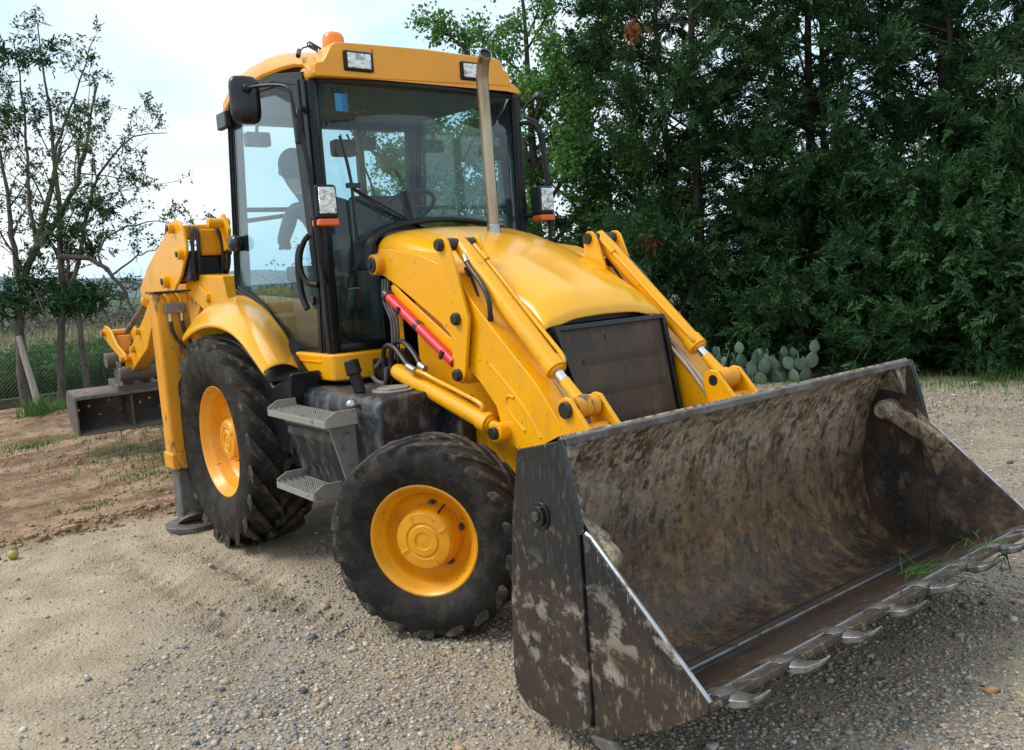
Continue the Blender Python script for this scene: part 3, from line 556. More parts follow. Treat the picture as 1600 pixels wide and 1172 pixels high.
for s in (-1, 1):
    df = MB(); ring(df, FO, mid(FO, FI, .62), s*.725, s*.755); ring(df, mid(FO, FI, .22), mid(FO, FI, .40), s*.754, s*.764)
    door = df.build('door', m_rub, BL, bevel=.006)
    g = MB().prism(mid(FO, FI, .60), *sorted((s*.736, s*.742))); g.build('door_glass', m_gls_door, door, smooth=False)
    gb = MB(); ring(gb, mid(FO, FI, .5), mid(FO, FI, .95), s*.7425, s*.745); gb.build('glass_border', m_rub, door)
    MB().tube([(.955, s*.765, 1.69), (.90, s*.80, 1.70), (.855, s*.815, 1.76), (.845, s*.815, 1.86), (.875, s*.79, 1.95), (.905, s*.77, 1.98)], .017, 12, 2).build('grab_handle', m_rub, door)
    MB().tube([(.80, s*.77, 1.55), (.76, s*.78, 1.62), (.74, s*.78, 1.75), (.755, s*.78, 1.87), (.79, s*.77, 1.93)], .021, 12, 2).build('door_pull', m_blk, door)
    MB().box(-.33, -.20, *sorted((s*.755, s*.80)), 1.955, 2.055).ball((-.22, s*.785, 2.005), .058, sc=(1.1, .7, 1)).build('hinge_cover', m_blk, door, bevel=.01)
    MB().box(-.30, -.13, *sorted((s*.755, s*.80)), 2.77, 2.88).build('upper_hinge', m_blk, door, bevel=.012)
    # corner post
    MB().prism([(.985, s*.705), (.985, s*.765), (1.035, s*.770), (1.062, s*.756), (1.060, s*.724), (1.02, s*.700)], 1.285, 2.845, 'z').build('corner_post', m_rub, BL, bevel=.008)
    MB().tube([(1.052, s*.775, 1.29), (1.045, s*.776, 2.0), (1.035, s*.775, 2.84)], .008, 8, 0).build('post_seal', m_blk, BL)
    # rear posts
    MB().prism([(-.40, 1.50), (-.34, 1.50), (-.16, 2.92), (-.24, 2.92)], *sorted((s*.66, s*.725))).build('rear_post', m_rub, BL, bevel=.01)
# windscreen: slightly bowed
rows = []
for z in (1.292, 1.9, 2.845): rows.append([(1.045+.045*(1-(y/.72)**2), y, z) for y in np.linspace(-.725, .725, 17)])
wsn = MB().grid(rows).build('windscreen', m_gls, BL, solid=.005)
wf = MB()
def wx(y): return 1.052+.045*(1-(y/.72)**2)
rows = []
for z in (2.825, 2.87): rows.append([(wx(y), y, z) for y in np.linspace(-.72, .72, 17)])
wf.grid(rows)
for a, b in ((-.72, -.700), (.700, .72)): wf.grid([[(wx(y), y, z) for y in (a, b)] for z in (1.29, 2.86)])
wf.grid([[(wx(y), y, z) for y in (-.71, -.42)] for z in (1.285, 1.345)])
wf.build('glass_border', m_rub, wsn, solid=.004)
# curved inner corner of the lower pane
MB().add([(wx(-.70)+.001, -.70, 1.34), (wx(-.54)+.001, -.54, 1.34), (wx(-.64)+.001, -.64, 1.36), (wx(-.685)+.001, -.685, 1.42), (wx(-.70)+.001, -.70, 1.52)], [(0, 1, 2, 3, 4)]).build('corner_border', m_rub, wsn, solid=.004)
MB().obox((wx(-.62), -.565, 2.725), (0, .040, 0), (.0015, 0, 0), (0, 0, .050)).build('sticker', m_blue, wsn, smooth=False)
# wiper
wp = MB().tube([(1.118, -.10, 1.985), (1.122, -.33, 2.11), (1.115, -.565, 2.235)], .007, 8, 0).tube([(1.112, -.07, 1.965), (1.118, -.33, 2.085), (1.112, -.565, 2.225)], .006, 8, 0).build('wiper', m_blk, BL)
MB().tube([(1.100, -.612, 2.53), (1.105, -.582, 2.38), (1.108, -.565, 2.24), (1.102, -.560, 1.90)], .010, 8, 1).build('wiper_blade', m_blk, wp)
MB().box(1.095, 1.125, -.60, -.52, 2.235, 2.262).build('wiper_clip', m_blk, wp)
# roof shell
RS = [(-.44, 2.90, 2.830, .60), (-.42, 2.975, 2.835, .68), (-.32, 3.055, 2.88, .727), (-.12, 3.105, 2.940, .742), (.15, 3.122, 2.970, .748), (.45, 3.112, 2.975, .750), (.70, 3.068, 2.962, .750), (.88, 3.020, 2.945, .745), (.99, 2.975, 2.92, .738), (1.065, 2.935, 2.862, .735), (1.105, 2.915, 2.850, .730)]
rows = []
for x, zt, zb, hw in RS:
    r = [(x, -hw+.10, zb+.012), (x, -hw, zb), (x, -hw-.012, zb+.02), (x, -hw-.004, zb+(zt-zb)*.45), (x, -hw+.035, zb+(zt-zb)*.85), (x, -hw+.10, zt+.008)]
    r += [(x, y, zt+.045*(1-(y/hw)**2)*min(1, (x+.36)*3)) for y in np.linspace(-hw+.2, hw-.2, 7)]
    r += [(a, -b, c_) for a, b, c_ in r[5::-1]]; rows.append(r)
rf = MB().grid(rows); k = len(rows[0]); n_ = len(rf.v); rf.f.append(tuple(range(k-1, -1, -1))); rf.f.append(tuple(range(n_-k, n_)))
roof = rf.build('roof', m_roof, BL, ang=55, bevel=.006)
MB().prism([(-.30, 2.90), (1.05, 2.88), (1.05, 2.82), (-.22, 2.86)], -.68, .68).build('headlining', m_lin, roof)
# raised visor box
VP = [(-.735, 2.852), (-.745, 2.880), (-.738, 2.925), (-.690, 2.935), (-.672, 2.960), (-.630, 3.030), (-.60, 3.048), (-.50, 3.055), (0, 3.068), (.56, 3.060), (.60, 3.045), (.62, 2.985), (.655, 2.975), (.668, 2.93), (.665, 2.900), (.635, 2.892), (0, 2.872)]
vs = []
for x, sc in ((.90, .985), (.96, 1.0), (1.085, 1.0), (1.112, .985)):
    cy_, cz_ = -.03, 2.95; vs.append([(x+(.02*(z-2.95) if x > 1 else 0), cy_+(y-cy_)*sc, cz_+(z-cz_)*sc) for y, z in VP+VP[:1]])
vb = MB().grid(vs); k = len(vs[0]); n_ = len(vb.v); vb.f.append(tuple(range(0, k-1))); vb.f.append(tuple(range(n_-2, n_-k-1, -1)))
vis = vb.build('visor', m_roof, roof, ang=50, bevel=.008)
MB().box(1.108, 1.116, -.365, -.361, 2.895, 3.03).build('visor_groove', m_pin, roof)
def worklight(y, w_=.093, z=2.951):
    l_ = MB().box(1.095, 1.128, y-w_, y+w_, z-.057, z+.057).build('work_light', m_rub, roof, bevel=.012)
    MB().box(1.125, 1.136, y-w_+.017, y+w_-.017, z-.043, z+.043).build('lens', m_lens, l_, bevel=.005)
worklight(-.462); worklight(.335, .078, 2.962)
bc = MB().lathe([(.0, .105), (.03, .104), (.052, .095), (.063, .075), (.068, .02), (.070, 0), (0, 0)], (.86, -.475, 3.068), (0, 0, 1), (1, 0, 0), 32).build('beacon', m_orl, roof, ang=60)
MB().cyl((.86, -.475, 3.045), (.86, -.475, 3.07), .078, n=28).build('beacon_base', m_rub, bc)
hx = [(.86+.10*t_, -.57-.115*t_+.016*math.cos(t_*31), 3.062-.028*t_*0+.016*math.sin(t_*31)) for t_ in np.linspace(0, 1, 40)]
MB().tube([(.86, -.545, 3.065)]+hx+[(.93, -.71, 3.045), (.925, -.745, 3.01)], .0045, 6, 0).build('coiled_cable', m_pin, roof)
MB().cyl((.905, -.722, 3.035), (.975, -.765, 2.985), .014, n=12).build('cable_plug', m_pin, roof, bevel=.003)
MB().cyl((.90, -.765, 1.60), (.90, -.79, 1.60), .028, n=20).build('door_lock', m_blk, BL, bevel=.004)
# grab bars, mirrors, headlamps
for s in (-1, 1):
    hb_ = MB().tube([(1.02, s*.765, 2.66), (1.06, s*.80, 2.68), (1.10, s*.86, 2.665), (1.135, s*.875, 2.56), (1.175, s*.865, 2.38), (1.195, s*.86, 2.2), (1.20, s*.855, 1.95), (1.19, s*.84, 1.78), (1.10, s*.78, 1.70)], .016, 12, 2).build('mirror_bar', m_rub, BL)
    MB().cyl((1.135, s*.875, 2.60), (1.14, s*.885, 2.47), .023, n=16).build('mirror_clamp', m_rub, hb_, bevel=.004)
    if s < 0: pts = [(1.135, -.885, 2.55), (1.13, -.89, 2.64), (1.125, -.90, 2.73), (1.10, -.905, 2.785), (1.0, -.94, 2.81), (.88, -1.0, 2.82), (.80, -1.02, 2.82)]
    else: pts = [(1.135, .885, 2.55), (1.10, .90, 2.66), (1.04, .90, 2.70), (.93, .91, 2.735), (.90, .93, 2.80), (.93, .96, 2.85), (1.02, .985, 2.87)]
    MB().tube(pts, .0095, 10, 2).build('mirror_arm', m_rub, hb_)
    lc = Vector((1.20, s*.80, 2.145))
    hl = MB().box(lc.x-.06, lc.x+.045, lc.y-.066, lc.y+.066, lc.z-.095, lc.z+.095).build('headlamp', m_rub, BL, bevel=.02, seg=3)
    MB().box(lc.x+.042, lc.x+.053, lc.y-.051, lc.y+.051, lc.z-.066, lc.z+.080).build('lens', m_lens, hl, bevel=.006)
    MB().box(lc.x-.05, lc.x+.05, lc.y-.062, lc.y+.062, lc.z-.132, lc.z-.092).build('indicator', m_red_l, hl, bevel=.010)
    MB().cyl((1.05, s*.76, 2.06), (1.18, s*.82, 2.06), .02, n=14).build('lamp_bracket', m_rub, hl)
# near mirror head (seen from behind)
def mirror(c_, nrm, w_, h_, up_=(0, 0, 1)):
    nrm = Vector(nrm).normalized(); u_ = Vector(up_); e_ = u_.cross(nrm).normalized(); u_ = nrm.cross(e_)
    def rr(sx, off, k_=24):
        o_ = []
        for i in range(k_):
            a = 2*math.pi*i/k_; ca, sa = math.cos(a), math.sin(a); q = .45
            o_.append(Vector(c_)+e_*(math.copysign(abs(ca)**q, ca)*w_*sx)+u_*(math.copysign(abs(sa)**q, sa)*h_*sx)+nrm*off)
        return o_+o_[:1]
    rows = [rr(.02, .040), rr(.6, .038), rr(.9, .026), rr(.98, .008), rr(1.0, -.008), rr(.95, -.012), rr(.93, -.006), rr(.02, -.006)]
    mm = MB().grid(rows).build('mirror', m_blk, BL, ang=50); return mm
mn = mirror((.775, -1.02, 2.765), (.93, -.10, .0), .088, .135)
MB().ball((.81, -1.02, 2.82), .028).build('mirror_joint', m_rub, mn)
mf = mirror((.99, .99, 2.865), (.2, .25, .9), .03, .03, (1, 0, 0))
# interior
ip = MB().box(.80, 1.02, -.40, .40, 1.15, 1.93).cyl((.90, -.36, 1.93), (.90, .36, 1.93), .07, n=20).build('dashboard', m_int, BL, bevel=.02)
MB().cyl((.88, .02, 1.95), (.76, .02, 2.13), .03, n=14).build('steering_column', m_int, ip)
cS = Vector((.745, .02, 2.15)); aS = Vector((-.5, 0, .85)).normalized()
swh = MB(); prof = [(.185+.014*math.cos(t_), .014*math.sin(t_)) for t_ in np.linspace(0, 2*math.pi, 11)[:-1]]
swh.lathe(prof, cS, aS, (0, 1, 0), 40, close=True)
for k in range(3):
    a = k*2.094; e1 = Vector((0, 1, 0)); e2 = aS.cross(e1); d_ = e1*math.cos(a)+e2*math.sin(a); swh.cyl(cS, cS+d_*.18, .012, n=8)
swh.build('steering_wheel', m_pin, ip)
se = MB().box(-.05, .42, -.25, .25, 1.50, 1.64).build('seat', m_seat, BL, bevel=.04, seg=3)
MB().obox((.44, 0, 1.93), (.05, 0, .01), (0, .23, 0), (-.04, 0, .33)).build('backrest', m_seat, se, bevel=.05, seg=3)
MB().box(0, .34, -.2, .2, 1.15, 1.5).build('seat_base', m_int, se, bevel=.01)
MB().box(.0, .36, -.33, -.27, 1.74, 1.79).box(.0, .36, .27, .33, 1.74, 1.79).build('armrest', m_seat, se, bevel=.015)
MB().box(.35, .80, -.66, -.48, 1.15, 1.72).prism([(.30, 1.72), (.85, 1.66), (.85, 1.74), (.30, 1.82)], -.67, -.47).build('side_console', m_int, BL, bevel=.02)
lv_ = MB().tube([(-.22, -.15, 1.5), (-.22, -.15, 1.95)], .012).tube([(-.22, .15, 1.5), (-.22, .15, 1.95)], .012).ball((-.22, -.15, 1.97), .03).ball((-.22, .15, 1.97), .03).build('control_lever', m_pin, BL)
# rear window frame and its glass, open upper pane with wiper motor
rw = MB().box(-.385, -.33, -.70, .70, 1.50, 1.58).box(-.30, -.25, -.70, .70, 2.22, 2.25).obox((-.21, 0, 2.86), (.03, 0, 0), (0, .70, 0), (0, 0, .05)).box(-.33, -.27, .26, .31, 1.55, 2.85).build('rear_window_frame', m_rub, BL, bevel=.008)
MB().prism([(-.372, 1.56), (-.365, 1.56), (-.205, 2.85), (-.212, 2.85)], -.66, .66).build('rear_glass', m_gls_door, rw, smooth=False)
MB().box(-.20, -.10, -.02, .16, 2.60, 2.72).build('wiper_motor', m_int, rw, bevel=.02)
MB().tube([(-.25, .16, 2.78), (-.27, .35, 2.45), (-.28, .38, 2.2)], .008, 8, 1).tube([(-.28, -.66, 2.16), (-.28, -.30, 2.20), (-.27, .1, 2.18)], .016, 8, 1).build('hand_rail', m_pin, rw)
for y in (-.45, .42):
    wl = MB().box(-.50, -.42, y-.09, y+.09, 2.70, 2.80).build('rear_work_light', m_rub, BL, bevel=.012)
    MB().cyl((-.46, y, 2.80), (-.40, y, 2.92), .012, n=10).build('bracket', m_rub, wl)
MB().box(-.36, -.28, -.745, -.70, 1.50, 1.66).build('rear_corner', m_rub, BL, bevel=.01)

# ---- stabiliser legs
for s in (-1, 1):
    c_ = Vector((-.66, s*1.14))
    sv = MB().box(c_.x-.09, c_.x+.09, c_.y-.115, c_.y+.115, .47, 1.705).build('stabiliser', m_old, BL, bevel=.025, seg=3)
    MB().box(c_.x-.10, c_.x+.10, c_.y-.125, c_.y+.125, .45, .57).build('collar', m_old, sv, bevel=.015)
    MB().box(c_.x-.075, c_.x+.075, c_.y-.09, c_.y+.09, .06, .50).build('inner_leg', m_steel, sv, bevel=.015)
    MB().cyl((c_.x+.03, c_.y, 0.0), (c_.x+.03, c_.y, .045), .19, .20, 36).cyl((c_.x+.03, c_.y, .045), (c_.x, c_.y, .09), .12, .09, 28).build('foot', m_steel, sv, bevel=.008)
    MB().box(c_.x-.11, c_.x+.11, c_.y-.12, c_.y+.13, 1.70, 1.712).build('top_plate', m_pin, sv)
    x = c_.x+.095
    MB().box(x, x+.045, c_.y-.065, c_.y+.075, 1.555, 1.625).build('lock_valve', m_steel, sv, bevel=.006)
    for dy in (-.035, .045):
        MB().tube([(x+.02, c_.y+dy, 1.62), (x+.025, c_.y+dy, 1.66), (x+.02, c_.y+dy-.02, 1.685), (x-.01, c_.y+dy-.02, 1.69)], .010, 8, 2).build('oil_pipe', m_yel, sv)
        MB().cyl((x+.02, c_.y+dy, 1.56), (x+.02, c_.y+dy, 1.50), .014, n=12).build('hose_fitting', m_fit, sv)
        MB().tube([(x+.02, c_.y+dy, 1.51), (x+.025, c_.y+dy, 1.44), (x+.03, c_.y+dy-s*.03, 1.36), (x+.06, c_.y-s*(.09+dy*.4), 1.27), (x+.09, c_.y-s*.20, 1.21), (x+.1, c_.y-s*.34, 1.20)], .013, 10, 2).build('hose', m_hose, sv)
# rear frame
MB().box(-.78, -.62, -1.04, 1.04, .62, .80).box(-.78, -.62, -1.04, 1.04, 1.18, 1.32).box(-.64, -.5, -.95, -.42, 1.30, 1.36).build('rear_frame', m_steel, BL, bevel=.01)
MB().box(-.62, -.58, -.98, -.5, 1.38, 1.43).box(-.61, -.585, -1.03, -.98, .75, 1.3).build('frame_rail', m_yel, BL, bevel=.006)

# ---- backhoe
yb_ = -.5
kp = MB().box(-1.12, -.78, -.64, -.36, .62, 1.45).cyl((-1.0, yb_, .55), (-1.0, yb_, 1.5), .11, n=24).build('kingpost', m_yel, BL, bevel=.02)
BOOM = [(-.98, 1.46), (-.90, 1.30), (-1.05, 1.22), (-1.30, 1.40), (-1.631, 1.545), (-1.95, 1.66), (-2.0, 1.75), (-1.90, 1.84), (-1.740, 1.832), (-1.10, 1.800)]
boom = MB().prism(BOOM, yb_-.08, yb_+.08).build('boom', m_yel, BL, bevel=.012)
MB().prism([(-1.46, 1.60), (-1.42, 1.66), (-1.60, 1.74), (-1.61, 1.72)], yb_-.10, yb_-.08).cyl((-1.45, yb_-.11, 1.63), (-1.45, yb_, 1.63), .035).build('boom_boss', m_yel, boom, bevel=.004)
UN = [(-2.46, 1.575), (-1.934, 1.735), (-1.62, 1.70), (-1.80, 1.50), (-2.50, 1.02), (-2.7, 1.1), (-2.62, 1.36)]
MB().prism(UN, yb_-.06, yb_+.06).build('boom_web', m_old, boom, bevel=.008)
PL = [(-1.749, 2.291), (-1.79, 2.287), (-2.124, 2.158), (-2.42, 2.04), (-2.678, 1.932), (-2.99, 1.735), (-2.95, 1.68), (-2.439, 1.545), (-2.15, 1.61), (-1.934, 1.724), (-1.74, 1.83), (-1.631, 1.929), (-1.545, 2.018), (-1.535, 2.06), (-1.584, 2.2), (-1.66, 2.27)]
dip = MB().prism(PL, yb_-.19, yb_-.165).prism(PL, yb_+.165, yb_+.19).build('dipper_head', m_yel, BL, bevel=.008)
for x, z, r in ((-1.811, 2.223, .042), (-1.646, 2.002, .045), (-2.12, 1.791, .055)):
    MB().cyl((x, yb_-.235, z), (x, yb_-.18, z), r, n=28).build('pin_boss', m_yel, dip, bevel=.006)
    MB().cyl((x, yb_-.245, z), (x, yb_+.22, z), r*.55, n=20).build('pin', m_pin, dip, bevel=.003)
MB().box(-1.80, -1.62, yb_-.16, yb_+.16, 2.12, 2.24).box(-1.70, -1.60, yb_-.05, yb_+.16, 1.98, 2.2).build('head_block', m_yel, dip, bevel=.02)
PT = [(-1.55, 2.30), (-1.50, 2.31), (-1.40, 2.18), (-1.45, 2.02), (-1.60, 2.0), (-1.66, 2.15)]
MB().prism(PT, yb_+.12, yb_+.15).cyl((-1.52, yb_, 2.24), (-1.52, yb_+.18, 2.24), .04).build('slew_plate', m_yel, dip, bevel=.006)
MB().tube([(-2.30, yb_-.1, 2.14), (-2.28, yb_-.1, 2.26), (-2.22, yb_-.1, 2.30), (-2.17, yb_-.1, 2.25), (-2.45, yb_-.1, 2.0)][:4]+[(-2.12, yb_-.1, 2.15)], .014, 8, 2).build('hose', m_hose, dip)
for dy in (-.11, -.07, .10, .14):
    MB().tube([(-1.66, yb_+dy, 2.22), (-1.58, yb_+dy, 2.20), (-1.55, yb_+dy*1.2, 2.05), (-1.58, yb_+dy*1.2, 1.88), (-1.66, yb_+dy, 1.78)], .016, 8, 2).build('hose', m_hose, dip)
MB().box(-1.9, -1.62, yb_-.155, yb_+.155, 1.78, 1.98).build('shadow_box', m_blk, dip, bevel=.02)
DP = [(-2.93, 1.76), (-3.385, 1.473), (-3.885, 1.205), (-4.325, .951), (-4.23, .89), (-4.073, .880), (-3.395, 1.15), (-3.145, 1.38), (-2.75, 1.56)]
dpr = MB().prism(DP, yb_-.075, yb_+.075).build('dipper', m_yel, BL, bevel=.012)
for x, z in ((-3.60, 1.32), (-3.85, 1.13)):
    MB().cyl((x, yb_-.12, z), (x, yb_+.1, z), .035, n=20).build('pin', m_old, dpr, bevel=.004)
A, B = Vector((-2.75, yb_, 1.875)), Vector((-4.35, yb_, 1.30)); D = (B-A).normalized()
bcy = MB().cyl(A-D*.2, A+D*.72, .052, n=28).cyl(A+D*.66, A+D*.76, .066, n=28).build('bucket_cylinder', m_yel, BL, bevel=.006)
MB().cyl(A+D*.7, B, .03, n=20).build('piston_rod', m_steel, bcy)
LK = [(-4.845, 1.253), (-4.80, 1.33), (-4.70, 1.37), (-4.568, 1.346), (-4.46, 1.30), (-4.30, 1.17), (-4.001, 1.075), (-3.98, 1.02), (-4.08, .99), (-4.224, 1.03), (-4.50, 1.12), (-4.72, 1.20)]
lk2 = MB().prism(LK, yb_-.14, yb_-.12).prism(LK, yb_+.12, yb_+.14).build('tipping_link', m_yel, BL, bevel=.006)
for x, z in ((-4.73, 1.285), (-4.06, 1.03)): MB().cyl((x, yb_-.18, z), (x, yb_+.17, z), .035, n=20).build('pin', m_old, lk2, bevel=.004)
MB().prism([(-4.33, 1.30), (-4.28, 1.37), (-3.87, 1.38), (-3.72, 1.31), (-3.99, 1.20), (-4.05, 1.28)], yb_+.15, yb_+.17).build('guide_link', m_yel, lk2, bevel=.006)
MB().prism([(-4.76, 1.25), (-4.62, 1.25), (-4.50, .90), (-4.66, .84)], yb_-.03, yb_+.09).build('push_link', m_old, lk2, bevel=.008)
# rear ditching bucket, its mouth towards the machine
bx, y0, y1 = -4.15, -1.14, .12
BP = [(-4.42, .800), (-4.13, .700), (-4.12, .685), (-4.12, .30), (-4.15, .285), (-4.36, .33), (-4.50, .46), (-4.53, .64), (-4.48, .77)]
rb_ = MB(); IN = [(-4.40, .775), (-4.13, .68), None]
shell_o = [(-4.12, .675), (-4.42, .725), (-4.49, .705), (-4.54, .60), (-4.51, .43), (-4.37, .305), (-4.12, .275)]
rows = [[(x, y, z) for x, z in shell_o] for y in (y0, y1)]
rbk = MB().grid(rows).build('rear_bucket', m_rear, BL, solid=.018, smooth=True, ang=50)
for y in (y0, y1): MB().prism(shell_o, y-.01, y+.01).build('end_plate', m_rear, rbk, bevel=.003)
MB().prism(shell_o, -.60, -.585).build('inner_rib', m_rear, rbk, bevel=.002)
MB().box(-4.14, -4.10, y0, y1, .645, .682).build('bucket_lip', m_steel, rbk, bevel=.004)
rr_ = random.Random(5)
for k in range(11):
    y = y0+.09+k*.105; z = .50+.07*(k % 2)-.04*(k % 3)
    MB().cyl((-4.502+.0*z, y, z), (-4.485, y, z), .015, n=12).build('drain_hole', m_fit, rbk)
MB().box(-4.45, -4.15, -.66, -.64, .72, .98).box(-4.45, -4.15, -.38, -.36, .72, .98).prism([(-4.5, .71), (-4.12, .68), (-4.12, .74), (-4.5, .80)], -.72, -.30).build('bucket_ear', m_rear, rbk, bevel=.006)
MB().cyl((-4.42, -.74, 1.0), (-4.42, -.30, 1.0), .085, n=20).cyl((-4.1, -.70, .86), (-4.1, -.32, .86), .07, n=20).build('hitch_pin', m_rear, rbk, bevel=.012)

# ============================================================ SETTING
def vnoise(x, y, seed=0):
    xi = np.floor(x).astype(np.int64); yi = np.floor(y).astype(np.int64); xf = x-xi; yf = y-yi
    def h(a, b):
        n = (a*374761393+b*668265263+seed*1442695041) & 0xffffffff
        n = ((n ^ (n >> 13))*1274126177) & 0xffffffff
        return ((n ^ (n >> 16)) & 0xffff)/65535.
    u = xf*xf*(3-2*xf); v = yf*yf*(3-2*yf)
    return (h(xi, yi)*(1-u)+h(xi+1, yi)*u)*(1-v)+(h(xi, yi+1)*(1-u)+h(xi+1, yi+1)*u)*v
def fbm(x, y, o=4, seed=0):
    s = 0; a = .5
    for i in range(o): s = s+a*vnoise(x*2**i, y*2**i, seed+i); a *= .5
    return s
def sstep(a, b, x): t = np.clip((x-a)/(b-a), 0, 1); return t*t*(3-2*t)
def ground_z(x, y):
    g = 0*x
    near = 1-sstep(14, 30, np.hypot(x, y))
    g = g+(fbm(x*1.3, y*1.3, 3, 5)-.45)*.030*near+(fbm(x*9, y*9, 3, 9)-.45)*.016*near
    soil = sstep(-1.05, -1.35, x+.10*np.sin(y*2.1)+.1*fbm(x*3, y*3, 2, 3))*sstep(2.5, 1.5, y)
    g = g+soil*((fbm(x*2.2, y*2.2, 4, 11)-.45)*.10+(fbm(x*11, y*11, 3, 14)-.4)*.05)*near
    ridge = np.exp(-((x+1.22+.08*np.sin(y*3))/.10)**2)*sstep(-.7, -1.1, y)
    g = g+ridge*(.035+.04*fbm(x*12, y*12, 2, 6))
    mound = np.exp(-(((x+7.3)/.9)**2+((y+.9)/.8)**2)); g = g+mound*(.12+.14*fbm(x*3, y*3, 3, 21))
    g = g+.10*np.exp(-(((x+5.0)/.8)**2+((y+.2)/.6)**2))*fbm(x*4, y*4, 3, 8)*2
    # soft wheel ruts on the packed part
    for yc in (-1.35, -1.75):
        g = g-.030*np.exp(-((y-yc-.12*np.sin(x*1.1))/.11)**2)*sstep(-1., -.3, x)*sstep(2.4, 1.2, x)*(1+.8*np.sin(x*38+np.abs(y-yc)*30))
    return g
def axis(lo, hi, st, far):
    a = np.arange(lo, hi, st); k = st; L_ = []; v = lo
    while v > -far: k *= 1.22; v -= k; L_.append(v)
    Rr = []; k = st; v = a[-1]
    while v < far: k *= 1.22; v += k; Rr.append(v)
    return np.array(L_[::-1]+list(a)+Rr)
gx = axis(-8.5, 5.2, .032, 700); gy = axis(-3.6, 8.5, .032, 700)
GX, GY = np.meshgrid(gx, gy, indexing='ij'); GZ = ground_z(GX, GY)
V = np.stack([GX, GY, GZ], -1).reshape(-1, 3); ny = len(gy)
ii, jj = np.meshgrid(np.arange(len(gx)-1), np.arange(ny-1), indexing='ij'); a = (ii*ny+jj).ravel()
F = np.stack([a, a+ny, a+ny+1, a+1], 1)
# ground shader
m = bpy.data.materials.new('gravel_and_soil'); m.use_nodes = True; nt = m.node_tree; L = nt.links.new; b = nt.nodes['Principled BSDF']
b.inputs['Specular IOR Level'].default_value = .25
tc = N(nt, 'ShaderNodeTexCoord'); P = tc.outputs['Object']
def noise(sc, det=5, loc=(0, 0, 0), st=(1, 1, 1), rough=.55):
    mp = N(nt, 'ShaderNodeMapping'); mp.inputs['Location'].default_value = loc; mp.inputs['Scale'].default_value = st; L(P, mp.inputs[0])
    n = N(nt, 'ShaderNodeTexNoise'); n.inputs['Scale'].default_value = sc; n.inputs['Detail'].default_value = det; n.inputs['Roughness'].default_value = rough; L(mp.outputs[0], n.inputs[0]); return n.outputs[0]
def mr(x, a, b_, c=0, d=1):
    r = N(nt, 'ShaderNodeMapRange', interpolation_type='SMOOTHSTEP'); L(x, r.inputs[0])
    for i, v in enumerate((a, b_, c, d)): r.inputs[i+1].default_value = v
    return r.outputs[0]
def mixc(f, a, b_):
    x = N(nt, 'ShaderNodeMix', data_type='RGBA')
    if isinstance(f, float): x.inputs[0].default_value = f
    else: L(f, x.inputs[0])
    for i, c in ((6, a), (7, b_)):
        if isinstance(c, tuple): x.inputs[i].default_value = (*c, 1)
        else: L(c, x.inputs[i])
    return x.outputs[2]
def math_(op, a, b_=0.):
    x = N(nt, 'ShaderNodeMath', operation=op)
    for i, c in ((0, a), (1, b_)):
        if isinstance(c, (int, float)): x.inputs[i].default_value = c
        else: L(c, x.inputs[i])
    return x.outputs[0]
sep = N(nt, 'ShaderNodeSeparateXYZ'); L(P, sep.inputs[0]); X_, Y_ = sep.outputs[0], sep.outputs[1]
# pebbles: two voronoi sizes, colour by cell
vo = N(nt, 'ShaderNodeTexVoronoi'); vo.inputs['Scale'].default_value = 62; L(P, vo.inputs['Vector'])
vb = N(nt, 'ShaderNodeTexVoronoi'); vb.inputs['Scale'].default_value = 125; L(P, vb.inputs['Vector'])
def cellcol(v):
    s_ = N(nt, 'ShaderNodeSeparateColor'); L(v.outputs['Color'], s_.inputs[0])
    r = N(nt, 'ShaderNodeValToRGB'); L(s_.outputs[0], r.inputs[0]); e = r.color_ramp; e.interpolation = 'LINEAR'
    cs = [(0, (.085, .09, .105)), (.2, (.20, .19, .175)), (.42, (.30, .25, .19)), (.62, (.36, .28, .19)), (.8, (.33, .20, .11)), (.92, (.45, .40, .34)), (1, (.55, .51, .46))]
    e.elements[0].position = 0; e.elements[0].color = (*cs[0][1], 1); e.elements[1].position = 1; e.elements[1].color = (*cs[-1][1], 1)
    for p_, c in cs[1:-1]: q = e.elements.new(p_); q.color = (*c, 1)
    return r.outputs[0]
peb = mixc(mr(noise(9, 4), .42, .58), cellcol(vo), cellcol(vb))
gap = mr(vo.outputs['Distance'], .45, .8, 0, .75)
grav = mixc(gap, peb, (.20, .165, .125))
grav = mixc(mr(noise(1.7, 5, (4, 2, 0)), .42, .62, 0, .6), grav, (.38, .31, .22))
grav = mixc(mr(noise(.9, 4, (1, 7, 0)), .52, .68, 0, .45), grav, (.27, .255, .235))
pack = mixc(mr(noise(3.2, 6, (2, 2, 0)), .35, .66), (.46, .375, .265), (.33, .262, .18))
pack = mixc(mr(noise(48, 5), .48, .66, 0, .5), pack, (.25, .205, .15)); pack = mixc(mr(noise(110, 3), .62, .7, 0, .6), pack, (.46, .42, .36))
soil = mixc(mr(noise(1.6, 6, (8, 1, 0), (1.6, .5, 1)), .38, .62), (.17, .092, .052), (.35, .24, .15))
soil = mixc(mr(noise(13, 6), .5, .68, 0, .7), soil, (.12, .065, .04)); soil = mixc(mr(noise(5, 5, (5, 9, 0)), .55, .7, 0, .6), soil, (.38, .29, .20))
wob = noise(2.2, 5, (3, 3, 3)); wob2 = noise(7, 5, (6, 3, 3))
